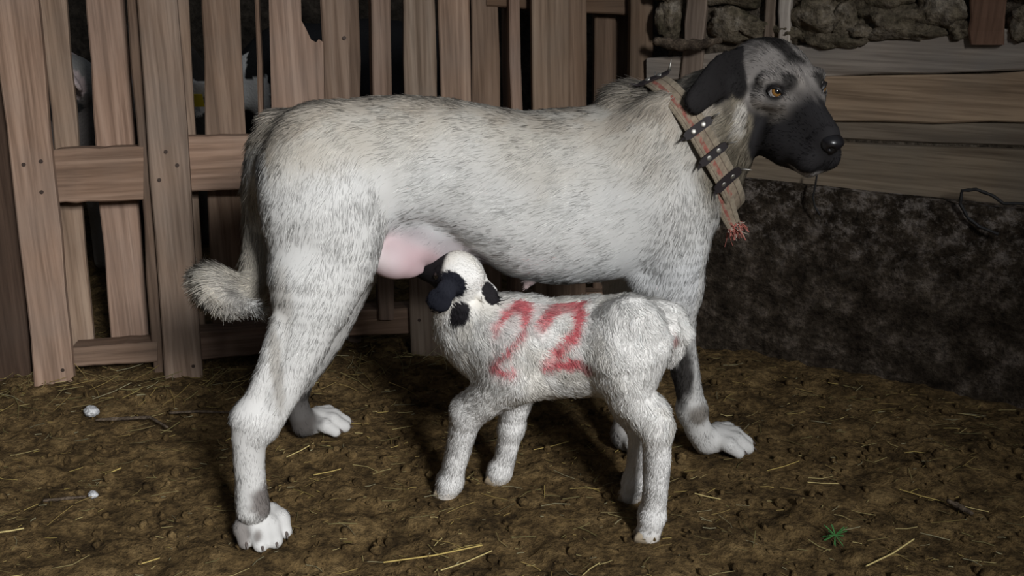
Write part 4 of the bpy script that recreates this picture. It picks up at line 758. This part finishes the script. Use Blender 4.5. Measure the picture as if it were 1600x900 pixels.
def poly_d(P2, pl): return np.min([np.linalg.norm(P2-np.array(a)-np.clip(((P2-np.array(a))@(np.array(b)-np.array(a)))/max(np.dot(np.array(b)-np.array(a), np.array(b)-np.array(a)), 1e-9), 0, 1)[:, None]*(np.array(b)-np.array(a)), axis=1) for a, b in zip(pl[:-1], pl[1:])], 0)
def lamb_col(P, hairs=False):
    n = len(P); mixc = lambda c, d, t: c*(1-t[:, None])+np.array(d)*t[:, None]; n1 = fbm(P, 18, 3, 15); n2 = fbm(P, 90, 2, 18); y = P[:, 1]
    c = np.tile([.95, .925, .88], (n, 1)); c = mixc(c, (.86, .80, .69), .5*sst(-.1, .6, n1)*sst(.14, .22, P[:, 2]))
    c = mixc(c, (.92, .90, .87), sst(.24, .16, P[:, 2]))
    hoof = sst(.014, .010, P[:, 2]); c = mixc(c, (.60, .52, .42), .5*hoof)
    P2 = P[:, [0, 2]]+.0012*np.stack([vnoise(P, 60, 81), vnoise(P, 60, 82)], 1)
    for pl, wd, st in ((NUM_A, .0064, .85), (NUM_B, .0098, .88)):
        d = poly_d(P2, pl); fade = .55+.45*sst(-.5, .4, fbm(P, 45, 2, 33)); c = mixc(c, (.66, .06, .09), min(1, st*1.12)*fade*sst(wd*1.35, wd*.45, d+.0022*n2)*(y > .01))
        c = mixc(c, (.72, .42, .40), .25*sst(.022, .008, d+.006*n1)*(y > .01))
    for ctr, r in (((0.2080, 0.0600, 0.3051), .012), ((0.1029, 0.0700, 0.3316), .022)): c = mixc(c, (.72, .34, .33), .35*sst(1.2, .3, np.linalg.norm(P-np.array(ctr), axis=1)/r+.4*n1))
    BL = (.014, .012, .014)
    def patch(ctr, r, amp=.25): nonlocal c; c = mixc(c, BL, sst(1.08, .94, np.linalg.norm((P-np.array(ctr))/np.array(r), axis=1)+amp*n2*.4+amp*n1*.5))
    patch((0.3278, 0.0450, 0.3778), (.021, .05, .021), .18)
    q = (P-LHT)@LR; face = sst(.046, .054, q[:, 0]+.4*np.abs(q[:, 1])-.15*q[:, 2]+.004*n1); face = np.maximum(face, sst(.055, .045, np.linalg.norm(P-np.array((0.3923, 0.0200, 0.4461)), axis=1)))*(q[:, 0] > .012)*sst(.062, .050, np.hypot(q[:, 1], q[:, 2]+.01)); c = mixc(c, BL, face)
    def earp(pts, wid): return np.min([segd(P, np.array(a), np.array(b)) for a, b in zip(pts[:-1], pts[1:])], 0) < wid
    e1 = earp([(0.3388, 0.0600, 0.4297), (0.3477, 0.0680, 0.4197), (0.3624, 0.0720, 0.3932)], .028)&(y > .045); c[e1] = (.012, .013, .020)
    e2 = earp([(0.2890, 0.0120, 0.4139), (0.2738, 0.0180, 0.3986)], .014)&(P[:, 0] < (0.2938, 0.0120, 0.4158)[0]+.004); c[e2] = BL
    pk = sst(.017, .008, np.linalg.norm(P-np.array((-0.0393, 0.0220, 0.3686)), axis=1)); c = mixc(c, (.70, .42, .40), pk)
    return np.clip(c*(1+.05*n2)[:, None], 0, 1)
lambo = np_mesh('lamb', LVV, LQ, m_skin, None, M_LAMB, cols=lamb_col(LVV)*.92, label='white newborn lamb with black face patches and red painted 22 drinking under the dog', cat='lamb')
HP = sample(LVV, LQ, 140000); HN = lamb.grad(HP); fl, hl = lamb.fields(HP); hcol = lamb_col(HP)*rng.uniform(.88, 1.08, (len(HP), 1))
wool = sst(.16, .24, HP[:, 2])*(np.linalg.norm(HP-LHT, axis=1) > .075)
wi = wool+.35*vnoise(HP, 40, 97) > rng.uniform(.15, .85, len(HP)); wl_ = .55+.45*sst(.15, .27, HP[:, 2])
hair('wool', lambo, M_LAMB, HP[wi], HN[wi], fl[wi], .0115*wl_[wi]*np.clip(hl[wi], .3, 1.4), hcol[wi], rad=.00050, lift=.30, pts=7, curl=.0026, clump=.48, messy=.14, cs=75, sag=.3, sj=.16)
hair('leg_hair', lambo, M_LAMB, HP[~wi], HN[~wi], fl[~wi], .0095*np.clip(hl[~wi], .25, 1.2), hcol[~wi], rad=.00044, lift=.26, pts=4, clump=.30, messy=.15, cs=50, sj=.16)
m_hoof = flat('pale_hoof', (.42, .34, .24), .6, .3)
for (cx_, cy_, ang, sc_) in [(0.3665, 0.0426, 0.100, 1.00), (0.2907, -0.0333, 0.100, 0.95), (-0.0235, 0.0607, 0.250, 1.00), (0.0310, -0.0565, 0.200, 0.95)]:
    R = Rz(ang)
    for s in (-1, 1):
        V2 = []; F2 = []
        for zz, k in ((-.003, 1.02), (.006, .97), (.014, .8)):
            for j in range(10):
                a = 2*math.pi*j/10; px_ = (.017*math.cos(a)+(.005 if math.cos(a) > .5 else 0))*k*sc_-zz*.25; py_ = (.0085*math.sin(a)*k+s*.0095)*sc_; p = R@np.array([px_, py_, 0]); V2.append((cx_+p[0], cy_+p[1], zz))
        for i in range(2):
            for j in range(10): F2.append((i*10+j, i*10+(j+1) % 10, i*10+10+(j+1) % 10, i*10+10+j))
        F2.append(tuple(range(9, -1, -1))); F2.append(tuple(20+j for j in range(10))); mesh('hoof', V2, F2, m_hoof, lambo, True)
m_leye = flat('lamb_eye', (.012, .008, .006), .1, .6); V, F = uvsphere(.0085, 16, 12)
for e in LEYE: o = mesh('eye', V, F, m_leye, lambo, True); o.location = Vector(lh(*e))
# ------------------------------------------------------------------ sheep in the pen behind the pallets
def sheep(loc, face, headdir, label, body_c, face_c, tagged=False, ear_c=(.55, .48, .45), patch_c=None, headz=.62):
    """loc: ground point under the chest; face: heading of the body; headdir: heading of the head"""
    b = Body(); b.ell((-.30, 0, .50), (.42, .20, .22), k=.08); b.ell((-.02, 0, .50), (.16, .15, .20), k=.08)
    hx_, hy_ = math.cos(headdir-face), math.sin(headdir-face); hp = np.array([.16+.03*hx_, .03*hy_, headz]); f = norm(np.array([hx_, hy_, -.45])); sd = norm(np.cross([0, 0, 1.0], f)); up = np.cross(f, sd)
    b.cap((.02, 0, .55), hp, .12, .075, .06); HRs = np.stack([f, sd, up], 1)
    b.ell(hp+f*.02, (.085, .058, .065), HRs, .03); b.cap(hp+f*.05-up*.01, hp+f*.18-up*.02, .050, .034, .03)
    for x in (-.55, -.02):
        for y in (-.09, .09): b.chain([(x, y, .36), (x+.02, y, .22), (x, y, .03)], [.06, .035, .028], .04)
    for s in (-1, 1):
        a = hp-f*.015+sd*s*.055+up*.03; d = norm(sd*s-up*.35-f*.15); n_ = norm(f-d*np.dot(f, d)); b.ell(a+d*.055, (.065, .030, .010), np.stack([d, np.cross(n_, d), n_], 1), .012)
    V, Q = b.polygonise(.009); q = (V-hp)@HRs; n1 = fbm(V, 14, 3, 91)
    c = np.tile(body_c, (len(V), 1))*(1+.18*n1)[:, None]; qn = np.linalg.norm(q, axis=1); c[(q[:, 0] > -.03) & (qn < (.26 if face_c[0] < .3 else .17))] = face_c; c[(qn < .17) & (np.abs(q[:, 1]) > .062) & (q[:, 0] > -.09) & (q[:, 0] < .05) & (V[:, 2] > headz-.07)] = ear_c
    if patch_c is not None: c[(q[:, 0] > .0) & (q[:, 0] < .10) & (np.abs(q[:, 1]) > .03)] = patch_c
    M = Matrix.Translation((loc[0], loc[1], 0))@Matrix.Rotation(face, 4, 'Z')
    o = np_mesh('sheep', V, Q, m_wool, None, M, cols=np.clip(c, 0, 1), label=label, cat='sheep')
    V2, F2 = uvsphere(.011, 12, 8)
    for s in (-1, 1): e = mesh('eye', V2, F2, m_leye, o, True); e.location = Vector(hp+HRs@np.array([.055, s*.052, .015]))
    if tagged:
        s = tagged; p = hp-f*.015+sd*s*.088-up*.012+f*.014; V3 = [p+sd*a*.019+up*b_*.022+f*c_*.002 for c_ in (0, 1) for a, b_ in ((-1, -1), (1, -1), (1, 1), (-1, 1))]
        t = mesh('ear_tag', V3, [(0, 1, 2, 3), (7, 6, 5, 4), (0, 4, 5, 1), (1, 5, 6, 2), (2, 6, 7, 3), (3, 7, 4, 0)], flat('yellow_ear_tag', (.62, .46, .03), .5), o); t['label'] = 'yellow plastic ear tag'
    return o
for a in [((-1.334, 2.812), 5.672, 3.491, 'grey woolled sheep with a pink ear behind the leftmost gap', (.30, .29, .27), (.20, .18, .17), None, (.62, .50, .48), (.05, .05, .05), 0.617), ((-1.119, 3.093), 5.184, 4.800, 'dark sheep with a pale ear and yellow ear tag behind the pallet', (.06, .052, .045), (.05, .045, .04), 1, (.60, .56, .52), None, 0.542), ((-0.820, 3.528), 3.316, 4.573, 'black sheep with a white face behind the gap beside the dog rump', (.012, .012, .013), (.60, .59, .57), None, (.015, .015, .015), None, 0.498)]: sheep(*a)
# ------------------------------------------------------------------ small things
def branch(name, pts, rs, col, label, cat, group=None):
    V = []; F = []; n = 9; pts = [np.array(p, float) for p in pts]
    ctr = pts[0].copy(); P_ = []; R_ = []
    for i in range(len(pts)-1):
        for t in np.linspace(0, 1, 6, endpoint=False): P_.append(pts[i]*(1-t)+pts[i+1]*t); R_.append(rs[i]*(1-t)+rs[i+1]*t)
    P_.append(pts[-1]); R_.append(rs[-1])
    for i, p in enumerate(P_):
        d = norm(P_[min(i+1, len(P_)-1)]-P_[max(i-1, 0)]); u_ = norm(np.cross(d, [.31, .2, .9])); v_ = np.cross(d, u_); jit = 1+.12*math.sin(i*1.9)
        for j in range(n): a = 2*math.pi*j/n; V.append(p+R_[i]*jit*(1+.08*rnd.gauss(0, 1))*(u_*math.cos(a)+v_*math.sin(a))-ctr)
    for i in range(len(P_)-1):
        for j in range(n): F.append((i*n+j, i*n+(j+1) % n, (i+1)*n+(j+1) % n, (i+1)*n+j))
    F.append(tuple(range(n-1, -1, -1))); F.append(tuple((len(P_)-1)*n+j for j in range(n)))
    o = mesh(name, V, F, col, None, True, label=label, cat=cat, group=group); o.location = Vector(ctr); return o
m_bark = rough_stone('dry_bark', (.045, .034, .026), (.10, .076, .055), (.20, .155, .115), 40, .6, .003)
m_cable = flat('black_cable', (.020, .019, .019), .6, .3)
branch('dead_branch', [(0.3425, 2.3776, 0.7625), (0.3900, 2.3539, 0.7559), (0.4458, 2.3261, 0.7588), (0.4901, 2.3041, 0.7727)], [.010, .014, .013, .006], m_bark, 'short knotty dead branch stuck on the ledge behind the dog head', 'branch')
branch('cable_loop', [(1.1326, 1.9583, 0.4658), (1.0788, 1.9852, 0.4641), (1.0550, 1.9970, 0.4609), (1.0328, 2.0081, 0.4764), (1.0035, 2.0227, 0.4854), (0.9793, 2.0347, 0.4795), (0.9797, 2.0345, 0.4508), (0.9973, 2.0257, 0.4213), (1.0202, 2.0143, 0.4043), (1.0558, 1.9966, 0.3922)], [.0036]*10, m_cable, 'black cable bent in a loop over the concrete wall', 'cable')
branch('hanging_wire', [(0.7055, 2.1756, 0.4890), (0.7048, 2.1759, 0.4556), (0.7022, 2.1772, 0.4277), (0.7081, 2.1743, 0.4069), (0.7204, 2.1681, 0.3869)], [.0022]*5, m_cable, 'thin dark wire hanging down the concrete wall under the dog muzzle', 'wire')
branch('twig', [(-0.9066, 1.8654, 0.0100), (-0.8531, 1.8713, 0.0100), (-0.7922, 1.8772, 0.0100), (-0.7387, 1.8306, 0.0100)], [.003, .004, .0035, .002], m_bark, 'grey twig lying by the white stone left of the dog', 'twig')
branch('twig', [(-0.7572, 1.8983, 0.0100), (-0.6954, 1.9044, 0.0100), (-0.6058, 1.8983, 0.0100)], [.0028, .0028, .002], m_bark, 'long thin grey twig lying towards the dog hind leg', 'twig')
branch('twig', [(-0.8751, 1.5470, 0.0100), (-0.8397, 1.5536, 0.0100), (-0.8005, 1.5601, 0.0100)], [.003, .003, .0025], m_bark, 'pale short twig on the floor at the lower left', 'twig')
branch('wood_splinter', [(0.8113, 1.5439, 0.0120), (0.8258, 1.5225, 0.0120), (0.8391, 1.4996, 0.0120)], [.004, .006, .003], m_bark, 'brown splinter of wood in the dry tuft at the right', 'splinter')
m_white = rough_stone('pale_stone', (.30, .30, .31), (.46, .47, .49), (.62, .63, .64), 30, .3, .003)
for p, s, lab in (((-0.931, 1.901, .012), (.016, .013, .012), 'white stone lying left of the dog near the fence'), ((-0.794, 1.573, .006), (.009, .008, .007), 'small grey pebble at the end of the pale twig')):
    o = mesh('stone', sv*np.array(s)*(1+.16*fbm(sv, 1.7, 2, 77))[:, None], sf, m_white, None, True, label=lab, cat='stone'); o.location = p
tuft = []
for k in range(16):
    a = rnd.uniform(-.6, 3.7); tuft.append((0, 0, .012, a, rnd.uniform(.03, .05), .0016, rnd.uniform(.2, .7), .3, (.05, rnd.uniform(.14, .20), .045)))
V, F, Cc = straw_mesh(tuft); o = np_mesh('grass_sprig', V, F, m_straw, cols=Cc, label='fresh green sprig of grass on the right floor', cat='grass'); o.location = (0.565, 1.428, .004)
